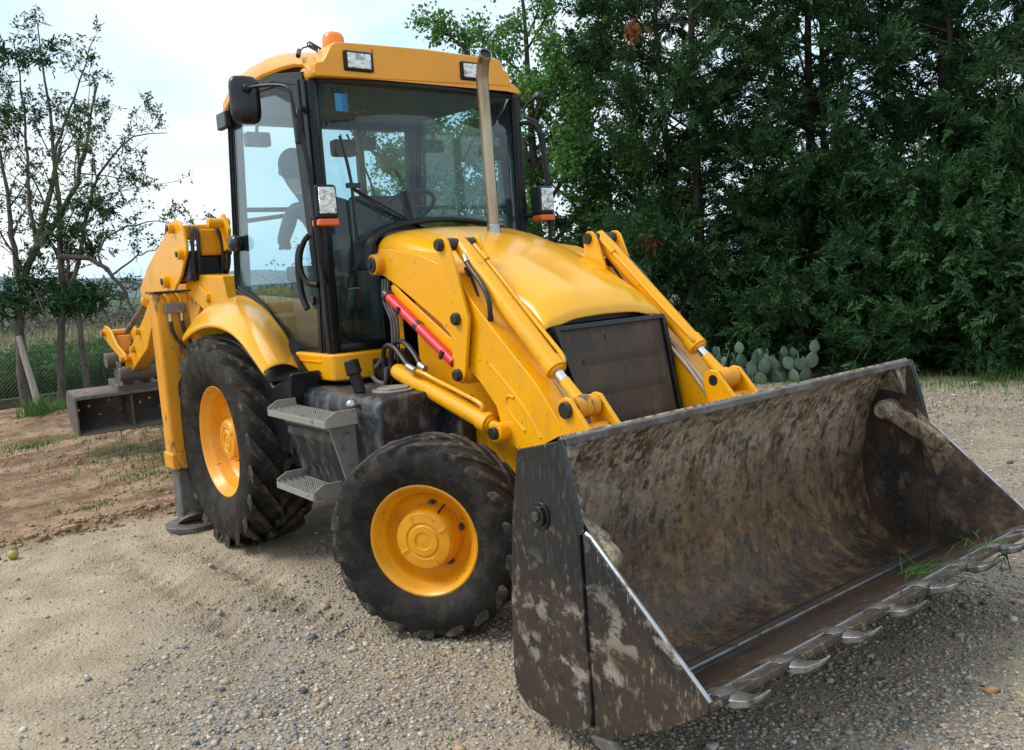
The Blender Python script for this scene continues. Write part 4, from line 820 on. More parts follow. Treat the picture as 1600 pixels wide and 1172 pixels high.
# packed area where x < ~1.6 and y < -1 ; gravel elsewhere
edge = math_('ADD', math_('ADD', X_, math_('MULTIPLY', math_('SUBTRACT', wob, .5), 2.6)), math_('MULTIPLY', math_('ADD', Y_, 1.6), .75))
gmask = mr(edge, .75, 1.55)
gr2 = mixc(gmask, pack, grav)
far_g = mr(Y_, 2.0, 3.5); gr2 = mixc(far_g, gr2, grav)
se_ = math_('ADD', X_, math_('MULTIPLY', math_('SUBTRACT', wob2, .5), .35)); smask = mr(se_, -1.05, -1.28); smask = math_('MULTIPLY', smask, mr(Y_, 3.0, 1.8))
col = mixc(smask, gr2, soil)
litter = math_('MULTIPLY', mr(math_('ADD', math_('SUBTRACT', Y_, math_('MULTIPLY', X_, .55)), math_('MULTIPLY', wob, 1.2)), 7.6, 8.4), 1.0)
col = mixc(litter, col, mixc(mr(noise(6), .4, .6), (.05, .035, .022), (.10, .07, .04)))
lawn = mr(math_('ADD', X_, math_('MULTIPLY', wob, 1.0)), -9.9, -10.8); col = mixc(lawn, col, (.05, .085, .03))
patch = math_('MULTIPLY', mr(noise(1.1, 5, (9, 4, 1)), .56, .66), mr(X_, -1.8, -2.6)); col = mixc(math_('MULTIPLY', patch, .65), col, (.07, .10, .03))
L(col, b.inputs['Base Color']); b.inputs['Roughness'].default_value = .9
hgt = math_('ADD', math_('MULTIPLY', math_('SUBTRACT', 1., vo.outputs['Distance']), .8), math_('ADD', math_('MULTIPLY', noise(40, 6), 1.3), math_('MULTIPLY', math_('SUBTRACT', 1., vb.outputs['Distance']), .35)))
bp = N(nt, 'ShaderNodeBump'); bp.inputs['Strength'].default_value = .85; bp.inputs['Distance'].default_value = .011; L(hgt, bp.inputs['Height']); L(bp.outputs[0], b.inputs['Normal'])
tag(npmesh('ground', V, F, m, smooth=True), 'pale gravel and packed sand turning to bare reddish soil', kind='structure')

def rand_mat(name, cols, rough=.9, transl=0, scale=1.0, spec=.3):
    m = bpy.data.materials.new(name); m.use_nodes = True; nt = m.node_tree; L = nt.links.new; b = nt.nodes['Principled BSDF']
    g = N(nt, 'ShaderNodeNewGeometry'); r = N(nt, 'ShaderNodeValToRGB'); L(g.outputs['Random Per Island'], r.inputs[0]); e = r.color_ramp
    e.elements[0].color = (*cols[0], 1); e.elements[1].color = (*cols[-1], 1)
    for i, c in enumerate(cols[1:-1]): q = e.elements.new((i+1)/(len(cols)-1)); q.color = (*c, 1)
    L(r.outputs[0], b.inputs['Base Color']); b.inputs['Roughness'].default_value = rough; b.inputs['Specular IOR Level'].default_value = spec
    if transl:
        t = N(nt, 'ShaderNodeBsdfTranslucent'); L(r.outputs[0], t.inputs[0]); mx = N(nt, 'ShaderNodeMixShader'); mx.inputs[0].default_value = transl
        L(b.outputs[0], mx.inputs[1]); L(t.outputs[0], mx.inputs[2]); L(mx.outputs[0], nt.nodes['Material Output'].inputs[0])
    return m
m_stone = rand_mat('mixed_gravel_stones', [(.08, .095, .12), (.24, .225, .21), (.36, .30, .225), (.44, .34, .235), (.15, .17, .20), (.50, .46, .40), (.42, .25, .13), (.31, .28, .24), (.60, .57, .52), (.37, .31, .23)], .75)
m_clod = rand_mat('soil_clod', [(.24, .15, .09), (.32, .22, .13), (.38, .28, .18), (.20, .12, .07)], .95)
# stones as one mesh of small faceted pieces
BASE = np.array([(1, 0, 0), (-1, 0, 0), (0, 1, 0), (0, -1, 0), (0, 0, 1), (0, 0, -1)], float)
OCT = np.array([(0, 2, 4), (2, 1, 4), (1, 3, 4), (3, 0, 4), (2, 0, 5), (1, 2, 5), (3, 1, 5), (0, 3, 5)])
CUB = np.array([(x, y, z) for x in (-1, 1) for y in (-1, 1) for z in (-1, 1)], float)*.72
CF = np.array([(0, 1, 3), (0, 3, 2), (4, 6, 7), (4, 7, 5), (0, 4, 5), (0, 5, 1), (2, 3, 7), (2, 7, 6), (0, 2, 6), (0, 6, 4), (1, 5, 7), (1, 7, 3)])
def stones(xy, size, sink=.25):
    n = len(xy); nv = len(CUB)
    v = CUB[None]*(1+RNG.uniform(-.38, .38, (n, nv, 3)))*RNG.uniform(.6, 1.25, (n, 1, 3))*np.array([1, 1, .62])
    th = RNG.uniform(0, 6.28, n); c, s = np.cos(th), np.sin(th); x = v[..., 0]*c[:, None]-v[..., 1]*s[:, None]; y = v[..., 0]*s[:, None]+v[..., 1]*c[:, None]
    v = np.stack([x, y, v[..., 2]], -1)*size[:, None, None]
    z = ground_z(xy[:, 0], xy[:, 1])+size*(.5-sink)
    v[..., 0] += xy[:, :1]; v[..., 1] += xy[:, 1:]; v[..., 2] += z[:, None]
    f = (CF[None]+(np.arange(n)*nv)[:, None, None]).reshape(-1, 3)
    return v.reshape(-1, 3), f
CAMXY = np.array([5.715, -3.057])
def scatter(n, rmin, rmax, p):
    r = rmin+(rmax-rmin)*RNG.random(n)**p; ang = math.atan2(.608, -.784)+RNG.uniform(-.60, .60, n)
    return CAMXY+np.stack([np.cos(ang), np.sin(ang)], 1)*r[:, None]
xy = scatter(120000, 1.5, 11, 1.15)
e_ = xy[:, 0]+(fbm(xy[:, 0]*2.2, xy[:, 1]*2.2, 3, 2)-.45)*3+(xy[:, 1]+1.6)*.75
dens = np.maximum(sstep(.5, 1.7, e_), sstep(2, 3.5, xy[:, 1])); dens = dens*(.35+.65*sstep(.35, .55, fbm(xy[:, 0]*1.6, xy[:, 1]*1.6, 3, 31)))
dens = np.where(xy[:, 0] < -1.1, np.where(xy[:, 1] > 2, dens, .06), np.maximum(dens, .10))
dens *= np.where(xy[:, 1]-.55*xy[:, 0] > 7.3, .05, 1)
xy = xy[RNG.random(len(xy)) < dens]; size = .0038+.0065*RNG.random(len(xy))**1.6; big = RNG.random(len(xy)) < .05; size[big] *= RNG.uniform(1.4, 2.5, big.sum()); size = np.where(sstep(.5, 1.7, xy[:, 0]+(xy[:, 1]+1.6)*.75) < .3, size*.75, size)
size *= 1+.35*sstep(3, 9, np.hypot(*(xy-CAMXY).T))
v_, f_ = stones(xy, size); tag(npmesh('gravel', v_, f_, m_stone), 'loose grey and tan gravel stones scattered over the yard', kind='stuff')
n_ = 1500; xy = np.stack([-1.22+RNG.normal(0, .10, n_), RNG.uniform(-2.9, -.9, n_)], 1); xy[:, 0] -= .08*np.sin(xy[:, 1]*3)
xy2 = np.stack([RNG.uniform(-8.5, -1.3, 9000), RNG.uniform(-2.6, 1.5, 9000)], 1); xy2 = xy2[RNG.random(9000) < .15+.85*sstep(.42, .6, fbm(xy2[:, 0]*1.5, xy2[:, 1]*1.5, 3, 8))]
xy = np.concatenate([xy, xy2]); size = .0035+.020*RNG.random(len(xy))**5; v_, f_ = stones(xy, size*1.15, .35); tag(npmesh('soil_clods', v_, f_, m_clod), 'crumbs and clods of dry brown soil along the dug edge', kind='stuff')
for k, (x, y, s_) in enumerate([(-1.20, -1.86, .055), (-1.16, -2.03, .04), (.16, 6.9, .06), (1.05, 7.35, .06), (-1.7, 6.0, .07), (-1.25, 5.95, .055)]):
    v_, f_ = stones(np.array([[x, y]]), np.array([s_]), .2)
    o = npmesh('rock', v_, f_, m_clod if k < 2 else m_stone); md = o.modifiers.new('b', 'BEVEL'); md.width = .012; md.segments = 2
    tag(o, ['tan lump of earth on the dug edge, larger one', 'tan lump of earth on the dug edge, nearer the fruit', 'pale rock at the foot of the dark conifers', 'pale rock at the gravel edge right of the front bucket', 'pale rock before the prickly pears, left one', 'pale rock before the prickly pears, right one'][k], 'rock')

# ---- foliage generators
def norm(a): return a/np.maximum(np.linalg.norm(a, axis=-1, keepdims=True), 1e-9)
def sprays(P, D, Ls, nt_=12, wid=.0135, flat=.35, tw=.42):
    """feathery twig sprays: P origins, D directions, Ls lengths -> triangles"""
    n = len(P); D = norm(D); ref = norm(RNG.normal(0, 1, (n, 3))+np.array([0, 0, .6])); Sd = norm(np.cross(D, ref)); Nn = np.cross(Sd, D)
    T = []
    for k in range(nt_):
        t = (k+.6)/nt_
        for sg in (-1, 1):
            l = Ls*tw*(1.12-t)*RNG.uniform(.7, 1.25, n)+.015
            base = P+D*(Ls*t)[:, None]+RNG.normal(0, .006, (n, 3))
            d = norm(D*RNG.uniform(.5, 1.0, n)[:, None]+Sd*sg*RNG.uniform(.5, .95, n)[:, None]+Nn*RNG.normal(0, flat, n)[:, None]+np.array([0, 0, -.12]))
            w_ = norm(np.cross(d, Nn)+RNG.normal(0, .4, (n, 3)))*wid*RNG.uniform(.7, 1.3, n)[:, None]
            T.append(np.stack([base-w_*.4, base+d*l[:, None]*.55+w_, base+d*l[:, None], base+d*l[:, None]*.5-w_], 1))
    tip = P+D*Ls[:, None]; w_ = Sd*wid; T.append(np.stack([tip-w_*.4, tip+D*.04+w_, tip+D*.10, tip+D*.04-w_], 1))
    V = np.concatenate(T).reshape(-1, 3); F = np.arange(len(V)).reshape(-1, 4); return V, F
def leaves(P, size, n_per=1, spread=0):
    P = np.repeat(P, n_per, 0)+RNG.normal(0, spread, (len(P)*n_per, 3)); n = len(P)
    a = norm(RNG.normal(0, 1, (n, 3))+np.array([0, 0, -.2])); b_ = norm(np.cross(a, RNG.normal(0, 1, (n, 3)))); s_ = size*RNG.uniform(.6, 1.3, n)[:, None]
    V = np.stack([P, P+a*s_*.5+b_*s_*.28, P+a*s_, P+a*s_*.5-b_*s_*.28], 1).reshape(-1, 3); return V, np.arange(len(V)).reshape(-1, 4)
def tubes(segs, n=5):       # segs list of (polyline array, r0, r1)
    VV, FF = [], []; o = 0
    for P, r0, r1 in segs:
        P = np.asarray(P, float); m = len(P); d = norm(np.gradient(P, axis=0)); ref = np.array([.31, .17, .93]) if abs(d[0, 2]) < .9 else np.array([1, .1, 0])
        u = norm(np.cross(d, ref)); w_ = np.cross(d, u); r = np.linspace(r0, r1, m)[:, None]
        ring_ = [P+(u*math.cos(t)+w_*math.sin(t))*r for t in [2*math.pi*k/n for k in range(n)]]
        V = np.stack(ring_, 1).reshape(-1, 3); i, k = np.meshgrid(np.arange(m-1), np.arange(n), indexing='ij'); i = i.ravel(); k = k.ravel(); k2 = (k+1) % n
        VV.append(V); FF.append(np.stack([i*n+k, i*n+k2, (i+1)*n+k2, (i+1)*n+k], 1)+o); o += len(V)
    return np.concatenate(VV), np.concatenate(FF)
def rs_line(P, m):
    P = np.asarray(P, float); l = np.r_[0, np.cumsum(np.linalg.norm(np.diff(P, axis=0), axis=1))]; q = np.linspace(0, l[-1], m); return np.stack([np.interp(q, l, P[:, k]) for k in range(3)], 1)
m_bark = mat('dark_bark', (.045, .038, .032), .9, layers=[((.10, .085, .07), 14, .45, .65, .8, (1, 1, .25)), ((.02, .018, .016), 30, .5, .65, .7, (1, 1, .2))], bump=(25, .6, .02))
m_bark2 = mat('grey_brown_bark', (.085, .065, .055), .9, layers=[((.15, .125, .11), 12, .45, .65, .8, (1, 1, .25)), ((.035, .028, .025), 30, .5, .65, .7, (1, 1, .2))], bump=(25, .6, .02))
m_con = rand_mat('conifer_foliage', [(.015, .050, .015), (.028, .084, .024), (.019, .062, .021), (.052, .135, .036), (.013, .048, .018)], .75, .12)
m_con2 = rand_mat('fresh_conifer_foliage', [(.020, .068, .020), (.038, .112, .032), (.028, .085, .026), (.052, .14, .040)], .75, .15)
m_leafy = rand_mat('bright_broad_leaves', [(.07, .18, .03), (.11, .26, .05), (.08, .20, .045), (.14, .30, .06)], .6, .3)
m_lf2 = rand_mat('spring_leaves', [(.06, .09, .02), (.12, .16, .04), (.09, .13, .035), (.045, .07, .022)], .6, .3)
m_dry = rand_mat('dry_brown_foliage', [(.16, .06, .02), (.22, .09, .035), (.12, .05, .02)], .9)

def conifer(loc, H, Rm, seed, label, ns=5200, low=.15, mat_=None, dens_pow=1.0, stems=1, group=None):
    global RNG; RNG = np.random.default_rng(seed); x0, y0 = loc; t = thing('conifer_tree', (x0, y0, 0), label, 'tree', group)
    segs = []; PP, DD, LL = [], [], []; SK_ = []
    stem = []
    for s in range(stems):
        a = RNG.uniform(0, 6.28); off = .25*s; lean = RNG.uniform(.02, .09) if s else .02
        P = np.array([[x0+off*math.cos(a)+lean*z*math.cos(a), y0+off*math.sin(a)+lean*z*math.sin(a)+.05*math.sin(z), z] for z in np.linspace(-.1, H, 14)]); stem.append(P); segs.append((P, .11 if s == 0 else .07, .012))
    nl = 130
    for i in range(nl):
        z0 = low+(H-.4-low)*(i+RNG.random())/nl; q = z0/H; st = stem[i % stems]; az = i*2.39996+RNG.uniform(-.9, .9)
        ln = Rm*(1-q**1.5)**.8*RNG.uniform(.62, 1.12)+.25; el = .12+.55*q+RNG.uniform(-.3, .35)
        base = np.array([np.interp(z0, st[:, 2], st[:, 0]), np.interp(z0, st[:, 2], st[:, 1]), z0]); d = np.array([math.cos(az)*math.cos(el), math.sin(az)*math.cos(el), math.sin(el)])
        u = np.linspace(0, 1, 8)[:, None]; side = np.array([-d[1], d[0], 0])*RNG.uniform(-.25, .25)
        P = base+d*ln*u+side*ln*u**2+np.array([0, 0, 1])*(-.10*ln*u**2+.10*ln*u**4)+RNG.normal(0, .02, (8, 3))*u
        P[:, 2] = np.maximum(P[:, 2], .06); segs.append((P, .008+.009*ln, .003)); k = int(ns*ln/(nl*Rm*.62)*(1.12-.12*min(1, max(0, (z0-2.4)/1.6))))
        # secondary twigs carry clumps
        nb = max(3, int(ln*5)); uu = np.clip(RNG.beta(2.2, 1.2, nb)*.95+.1, .15, 1); clump = []
        for v in uu:
            pb = np.array([np.interp(v, u[:, 0], P[:, c]) for c in range(3)]); dn = norm((P[-1]-P[0])+RNG.normal(0, .6, 3)*ln+np.array([0, 0, .1])*ln)[None][0]
            l2 = RNG.uniform(.25, .6)*(1.25-v*.5)*min(1.3, .4+ln*.5); Q = pb+dn*l2*np.linspace(0, 1, 4)[:, None]+np.array([0, 0, -.08])*np.linspace(0, 1, 4)[:, None]**2; Q[:, 2] = np.maximum(Q[:, 2], .05)
            segs.append((Q, .007, .003)); clump.append((pb, Q, dn))
        for j in range(k):
            pb, Q, dn = clump[RNG.integers(nb)]; s_ = RNG.random(); p = Q[0]+(Q[-1]-Q[0])*s_+RNG.normal(0, .05, 3)
            dd = norm(dn*1.0+d*.35+RNG.normal(0, .55, 3)+np.array([0, 0, -.10])); PP.append(p); DD.append(dd); LL.append(RNG.uniform(.14, .34))
    for P in stem:
        for _ in range(60): PP.append(P[-1]+np.array([0, 0, -RNG.random()*.8])+RNG.normal(0, .08, 3)); DD.append(norm(RNG.normal(0, .7, 3)+np.array([0, 0, .8]))); LL.append(RNG.uniform(.15, .3))
    PP = np.array(PP); PP[:, 2] = np.maximum(PP[:, 2], .05); V, F = sprays(PP, np.array(DD), np.array(LL)); V[:, 2] = np.maximum(V[:, 2], .02)
    v_, f_ = tubes(segs); npmesh('trunk', v_, f_, m_bark, t, True); npmesh('crown', V, F, mat_ or m_con, t); return t
G1 = 'dark conifers along the edge of the gravel'
conifer((-3.35, 7.75), 8.6, 2.0, 11, 'slender dark conifer beside the pale green leafy tree', 5200, .3, stems=2, group=G1)
conifer((-2.35, 9.35), 8.9, 2.5, 12, 'tall dark conifer behind the prickly pears', 5600, .2, stems=2, group=G1)
conifer((-.75, 10.35), 8.8, 2.7, 13, 'wide dark conifer straight behind the front bucket, limbs to the ground', 6800, .1, stems=3, group=G1)
conifer((1.15, 11.5), 9.0, 2.7, 14, 'dark conifer at the right edge of the photo', 5600, .1, stems=2, group=G1)
conifer((1.25, 9.75), 3.2, 1.6, 15, 'low fresher green young conifer before the tall dark ones, right of the digger', 3000, .05, m_con2, group=G1)
conifer((-1.55, 8.75), 3.0, 1.5, 17, 'low young conifer just behind the prickly pears', 2800, .05, m_con, group=G1)
conifer((-.1, 9.0), 2.7, 1.4, 18, 'low spreading conifer at the gravel edge behind the top lip of the bucket', 2600, .03, m_con2, group=G1)
# brown dead sprigs on the conifers
RNG = np.random.default_rng(5)
for (x, y, z, lb) in ((-2.75, 6.05, 2.05, 'brown dead sprig hanging on the conifer above the far loader arm'), (-3.0, 6.2, 4.9, 'brown dead sprigs high on the slender conifer')):
    n = 26; PP = np.array([x, y, z])+RNG.normal(0, .07, (n, 3)); V, F = sprays(PP, RNG.normal(0, .4, (n, 3))+np.array([0, 0, -1.]), RNG.uniform(.08, .16, n), 6, .014); tag(npmesh('dead_sprig', V, F, m_dry), lb, 'sprig')

def branchy(name, mains, label, r_main, seed, leafm, leaf, nleaf, gen=3, group=None, conif=None, bark=None, cat='tree', lsp=.03, clumps=(), sub=7, lfrac=1.0, up_=.35, lenf=.42, zc=None):
    """mains: list of (polyline, r0, r1). random branches fork off, leaves sit on the last ones"""
    global RNG; RNG = np.random.default_rng(seed); base = np.array(mains[0][0][0]); t = thing(name, (base[0], base[1], 0), label, cat, group)
    segs = [(rs_line(P, 14)+RNG.normal(0, .012, (14, 3)), a, b_) for P, a, b_ in mains]; tips = []; cur = [(s, np.linalg.norm(np.diff(s[0], axis=0), axis=1).sum()) for s in segs]
    for g in range(gen):
        nx = []
        for (P, a, b_), ln in cur:
            for _ in range(max(2, int(sub*min(1, ln/1.4+.3)))):
                v = RNG.uniform(.28 if g == 0 else .2, 1); k = v*(len(P)-1); i = min(int(k), len(P)-2); p = P[i]+(P[i+1]-P[i])*(k-i); d0 = norm(P[i+1]-P[i])
                if g == 0 and p[2] < 1.3: continue
                dd = norm(d0*.55+RNG.normal(0, .75, 3)+np.array([0, 0, up_])); l = ln*lenf*RNG.uniform(.5, 1.1)*(1.15-.5*v); u = np.linspace(0, 1, 6)[:, None]
                c_ = norm(RNG.normal(0, 1, 3))*.22; Q = p+dd*l*u+c_*l*u**2+RNG.normal(0, .012, (6, 3))*u
                r = (a+(b_-a)*v)*(.55 if a > .1 else .38); r = max(r, .0035); s = (Q, r, max(r*.35, .002)); segs.append(s); nx.append((s, l))
        cur = nx; tips += [(s, l) for s, l in nx] if g >= 1 else []
    v_, f_ = tubes(segs); npmesh('trunk', v_, f_, bark or m_bark2, t, True)
    PP = []
    for (P, a, b_), l in tips:
        n = max(1, int(nleaf*l*RNG.uniform(.2, 1.8)))
        for _ in range(n):
            k = RNG.uniform(.3, 1)*(len(P)-1); i = min(int(k), len(P)-2); PP.append(P[i]+(P[i+1]-P[i])*(k-i)+RNG.normal(0, lsp, 3))
    PP = np.array(PP); V, F = leaves(PP, leaf, 3, lsp*.8); npmesh('crown', V, F, leafm, t)
    if conif:
        sel = RNG.random(len(PP)) < conif*(np.ones(len(PP)) if zc is None else zc(PP)); Q = PP[sel]; V, F = sprays(Q, RNG.normal(0, .7, Q.shape)+np.array([0, 0, -.1]), RNG.uniform(.07, .17, len(Q)), 5, .015); vs_, fs_ = [V], [F]
        for (x, y, z, rr_, nn) in clumps:
            Q = np.array([x, y, z])+RNG.normal(0, 1, (nn, 3))*np.array([rr_*.6, rr_, rr_*.35]); V, F = sprays(Q, RNG.normal(0, .6, Q.shape)+np.array([0, 0, -.25]), RNG.uniform(.12, .28, nn), 8, .015); vs_.append(V); fs_.append(F+sum(len(q) for q in vs_[:-1]))
        npmesh('needle_sprays', np.concatenate(vs_), np.concatenate(fs_), m_con, t)
    return t
# left group
#
A = [(-9.94, -0.73, -.1), (-10.03, -0.69, 0.79), (-10.09, -0.61, 1.6), (-10.07, -0.49, 2.1), (-9.96, -0.25, 2.59), (-9.89, 0.0, 3.38), (-9.83, 0.23, 4.08)]
A2 = [(-10.09, -0.55, 1.9), (-10.21, -0.57, 2.61), (-10.31, -0.53, 3.42), (-10.42, -0.54, 4.04), (-10.58, -0.63, 4.66)]
A3 = [(-10.04, -0.39, 2.39), (-9.82, -0.01, 2.87), (-9.64, 0.35, 3.45), (-9.56, 0.62, 4.35), (-9.53, 0.81, 5.05)]
B = [(-9.6, -0.28, -.1), (-9.66, -0.22, 0.75), (-9.67, -0.06, 1.65), (-9.73, 0.01, 2.36), (-9.79, 0.09, 3.17), (-9.88, 0.13, 3.98), (-9.97, 0.18, 4.79), (-10.09, 0.18, 5.51), (-10.17, 0.18, 6.04)]
B2 = [(-9.67, -0.08, 1.55), (-9.56, 0.18, 2.14), (-9.51, 0.39, 2.84), (-9.45, 0.6, 3.54), (-9.18, 1.08, 4.16), (-8.79, 1.59, 4.22)]
B3 = [(-9.88, 0.13, 3.98), (-9.79, 0.37, 4.57), (-9.68, 0.66, 5.26), (-9.59, 0.88, 5.81)]
C_ = [(-9.36, 0.07, -.05), (-9.44, 0.09, 0.93), (-9.51, 0.12, 1.54), (-9.64, 0.04, 1.95), (-9.7, .1, 2.6)]
E_ = [(-9.95, -0.27, 2.38), (-10.1, -0.26, 3.4), (-10.19, -0.17, 4.41), (-10.31, -0.14, 5.33), (-10.38, -0.14, 5.79)]
D = [(-9.51, -0.04, 2.35), (-9.26, 0.28, 2.31), (-9.06, 0.49, 2.11), (-8.89, 0.65, 1.79), (-8.74, 0.75, 1.38), (-8.6, 0.87, 1.02)]
D2 = [(-9.06, 0.48, 2.06), (-9.15, 0.41, 2.31), (-9.09, 0.55, 2.6), (-8.85, 0.89, 2.76), (-8.61, 1.21, 2.8), (-8.34, 1.55, 2.72)]
D3 = [(-8.99, 0.55, 2.0), (-8.76, 0.91, 2.27), (-8.52, 1.24, 2.4), (-8.33, 1.46, 2.23)]
D4 = [(-9.23, 0.31, 2.29), (-9.37, 0.2, 2.63), (-9.21, 0.49, 3.01), (-8.98, 0.84, 3.28), (-8.93, 0.95, 3.58)]
GL = 'thin trees behind the wire fence'
zz = lambda P: np.clip((P[:, 2]-1.2)/2.5, .15, 1)
branchy('bare_tree', [(A, .095, .03), (A2, .055, .012), (A3, .06, .010), (E_, .035, .008)], 'dark forked tree at the left edge, its two main limbs crossing', .1, 21, m_lf2, .055, 7, 3, GL, .35, sub=7, zc=zz, clumps=[(-10.1, -.75, 1.70, .28, 140), (-10.0, -.35, 1.95, .24, 100), (-9.9, .35, 2.5, .2, 50), (-10.3, -.5, 4.6, .3, 60), (-10.4, -.2, 5.6, .2, 50)])
branchy('bare_tree', [(B, .072, .008), (B2, .045, .006), (B3, .025, .006), (D, .05, .010), (D2, .022, .004), (D3, .018, .004), (D4, .02, .004)], 'tallest straight thin tree with a long limb arching down to the right', .1, 22, m_lf2, .055, 8, 3, GL, .25, sub=7, zc=zz, clumps=[(-9.7, .05, 1.62, .26, 110), (-9.6, .1, 2.75, .3, 90), (-9.5, .5, 3.1, .22, 60), (-10.1, .18, 5.6, .2, 40)])
branchy('bare_tree', [(C_, .062, .02)], 'short grey trunk nearest to the digger, low dark sprays on top', .1, 23, m_lf2, .05, 14, 3, GL, .95, sub=8, clumps=[(-9.6, .25, 1.75, .25, 150)])
# low dark needle masses around the trunks
# pale leafy tree behind the cab
def leafy(x, y, H, Rm, seed, label, n=5.2, leaf=.075, low=1.0, m_=None):
    global RNG; RNG = np.random.default_rng(seed); ms = [([(x, y, -.1), (x+.1, y, H*.35), (x, y+.1, H*.7), (x+.05, y, H)], .13, .02)]
    for k in range(13):
        a = k*2.4+RNG.random(); z0 = low+(H*.72-low)*k/13; l = Rm*RNG.uniform(.7, 1.1)*(1-.35*z0/H)
        ms.append(([(x, y, z0), (x+math.cos(a)*l*.5, y+math.sin(a)*l*.5, z0+l*.45), (x+math.cos(a)*l, y+math.sin(a)*l, z0+l*.95)], .05, .01))
    return branchy('leafy_tree', ms, label, .1, seed, m_ or m_leafy, leaf, n, 3, 'leafy trees behind the cab', None, m_bark, sub=8, lsp=.07)
leafy(-5.45, 6.25, 6.3, 1.75, 31, 'pale green airy tree rising above the cab roof, right behind the exhaust', 60, .075)
leafy(-7.5, 5.5, 4.5, 1.6, 32, 'pale green tree seen through the windscreen, lower and left of its neighbour', 50, .075, .5)
leafy(-4.4, 7.6, 3.9, 1.9, 33, 'low leafy tree between the cab and the first conifer', 30, .075, .3)
# shrubs and weeds
def bush(x, y, rx, ry, h, n, seed, label, m_, name='shrub', leaf=.07, cat='shrub', group=None):
    global RNG; RNG = np.random.default_rng(seed); n2 = n//14
    t = thing(name, (x, y, 0), label, cat, group)
    segs = []; PP = []
    for i in range(n2):
        a, q = RNG.uniform(0, 6.28), RNG.random()**.5; e = np.array([x+math.cos(a)*rx*q, y+math.sin(a)*ry*q, h*(1-q*q*.55)*RNG.uniform(.35, 1.05)]); b0 = np.array([x+(e[0]-x)*.4, y+(e[1]-y)*.4, 0])
        segs.append((np.stack([b0, (b0+e)/2+RNG.normal(0, .06, 3), e]), .010, .003)); PP += [b0+(e-b0)*RNG.uniform(.35, 1)+RNG.normal(0, .10, 3) for _ in range(14)]
    v_, f_ = tubes(segs, 4); npmesh('stems', v_, f_, m_bark2, t); PP = np.array(PP); PP[:, 2] = np.maximum(PP[:, 2], .03); V, F = leaves(PP, leaf, 4, .05); npmesh('foliage', V, F, m_, t)
GB = 'shrubs at the back of the yard'
bush(-8.9, 3.6, 1.5, 1.3, 2.3, 1500, 41, 'broad green shrub behind the digger, seen through the cab glass', m_leafy, group=GB)
bush(-5.2, 6.9, 1.6, 1.2, 2.2, 1800, 42, 'dense green shrub behind the mirror side of the cab', m_con2, group=GB)
bush(-3.3, 7.9, 1.3, 1.2, 1.8, 1500, 43, 'dark green shrub between bonnet and conifers', m_con2, group=GB)
bush(-14.5, 3.6, 2.2, 1.6, 2.0, 1400, 44, 'olive shrub beyond the fence above the rear bucket', m_lf2, group=GB)
# far scrub belt and hill
RNG = np.random.default_rng(50)
n = 45000; th = RNG.uniform(2.35, 3.35, n); r = RNG.uniform(34, 44, n); hh = .55+.55*fbm(th*26, r*.2, 3, 3); P = np.stack([5.7+np.cos(th)*r, -3+np.sin(th)*r, RNG.random(n)*hh*1.35], 1)
m_far = rand_mat('far_grey_scrub', [(.13, .12, .11), (.18, .165, .14), (.12, .14, .11), (.16, .17, .13)], .9)
V, F = leaves(P, .11, 3, .10); tag(npmesh('scrub', V, F, m_far), 'far grey brown scrub wood beyond the field', kind='stuff')
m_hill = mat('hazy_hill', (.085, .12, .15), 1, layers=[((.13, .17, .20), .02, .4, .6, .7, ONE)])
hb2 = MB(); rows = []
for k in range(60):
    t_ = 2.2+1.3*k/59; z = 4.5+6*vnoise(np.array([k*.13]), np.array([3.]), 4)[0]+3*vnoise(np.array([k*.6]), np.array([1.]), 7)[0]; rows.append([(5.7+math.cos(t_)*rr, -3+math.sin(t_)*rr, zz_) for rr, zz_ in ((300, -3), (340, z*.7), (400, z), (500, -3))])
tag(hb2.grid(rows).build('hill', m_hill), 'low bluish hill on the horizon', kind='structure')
# tall weeds and grass
def blades(P, h, w_=.010, lean=.35):
    n = len(P); a = RNG.uniform(0, 6.28, n); d = np.stack([np.cos(a), np.sin(a), 0*a], 1); s = np.stack([-d[:, 1], d[:, 0], 0*a], 1)*w_; H = (h*RNG.uniform(.5, 1.15, n))[:, None]; z = np.array([0, 0, 1.]); l = lean*RNG.uniform(.2, 1.2, n)[:, None]
    m1 = P+z*H*.55+d*H*l*.3; tp = P+z*H*(1-.3*l)+d*H*l; V = np.stack([P-s, P+s, m1+s*.8, m1-s*.8, m1-s*.8, m1+s*.8, tp+s*.1, tp-s*.1], 1).reshape(-1, 3); return V, np.arange(len(V)).reshape(-1, 4)
m_grs = rand_mat('fresh_grass', [(.045, .13, .022), (.08, .19, .035), (.055, .15, .026), (.11, .21, .05)], .7, .25)
m_dgr = rand_mat('dry_field_grass', [(.26, .23, .13), (.34, .30, .18), (.18, .19, .08), (.22, .20, .12)], .8, .2)
n = 26000; P = np.stack([RNG.uniform(-15.5, -10.75, n), RNG.uniform(-3.5, 4.5, n), np.zeros(n)], 1); hh = .35+.6*fbm(P[:, 0]*1.2, P[:, 1]*1.2, 3, 4); V, F = blades(P, hh*1.05, .012, .6); m_wd = rand_mat('dark_weeds', [(.03, .10, .022), (.055, .15, .03), (.04, .12, .025), (.08, .17, .04)], .8, .2)
q = RNG.random(n) < .45; P2 = P[q].copy(); P2[:, 2] = hh[q]*RNG.uniform(.3, 1.0, q.sum()); V2, F2 = leaves(P2, .085, 5, .07); V, F = np.concatenate([V, V2]), np.concatenate([F, F2+len(V)]); tag(npmesh('tall_grass', V, F, m_wd), 'rank green grass and weeds behind the wire fence', kind='stuff')
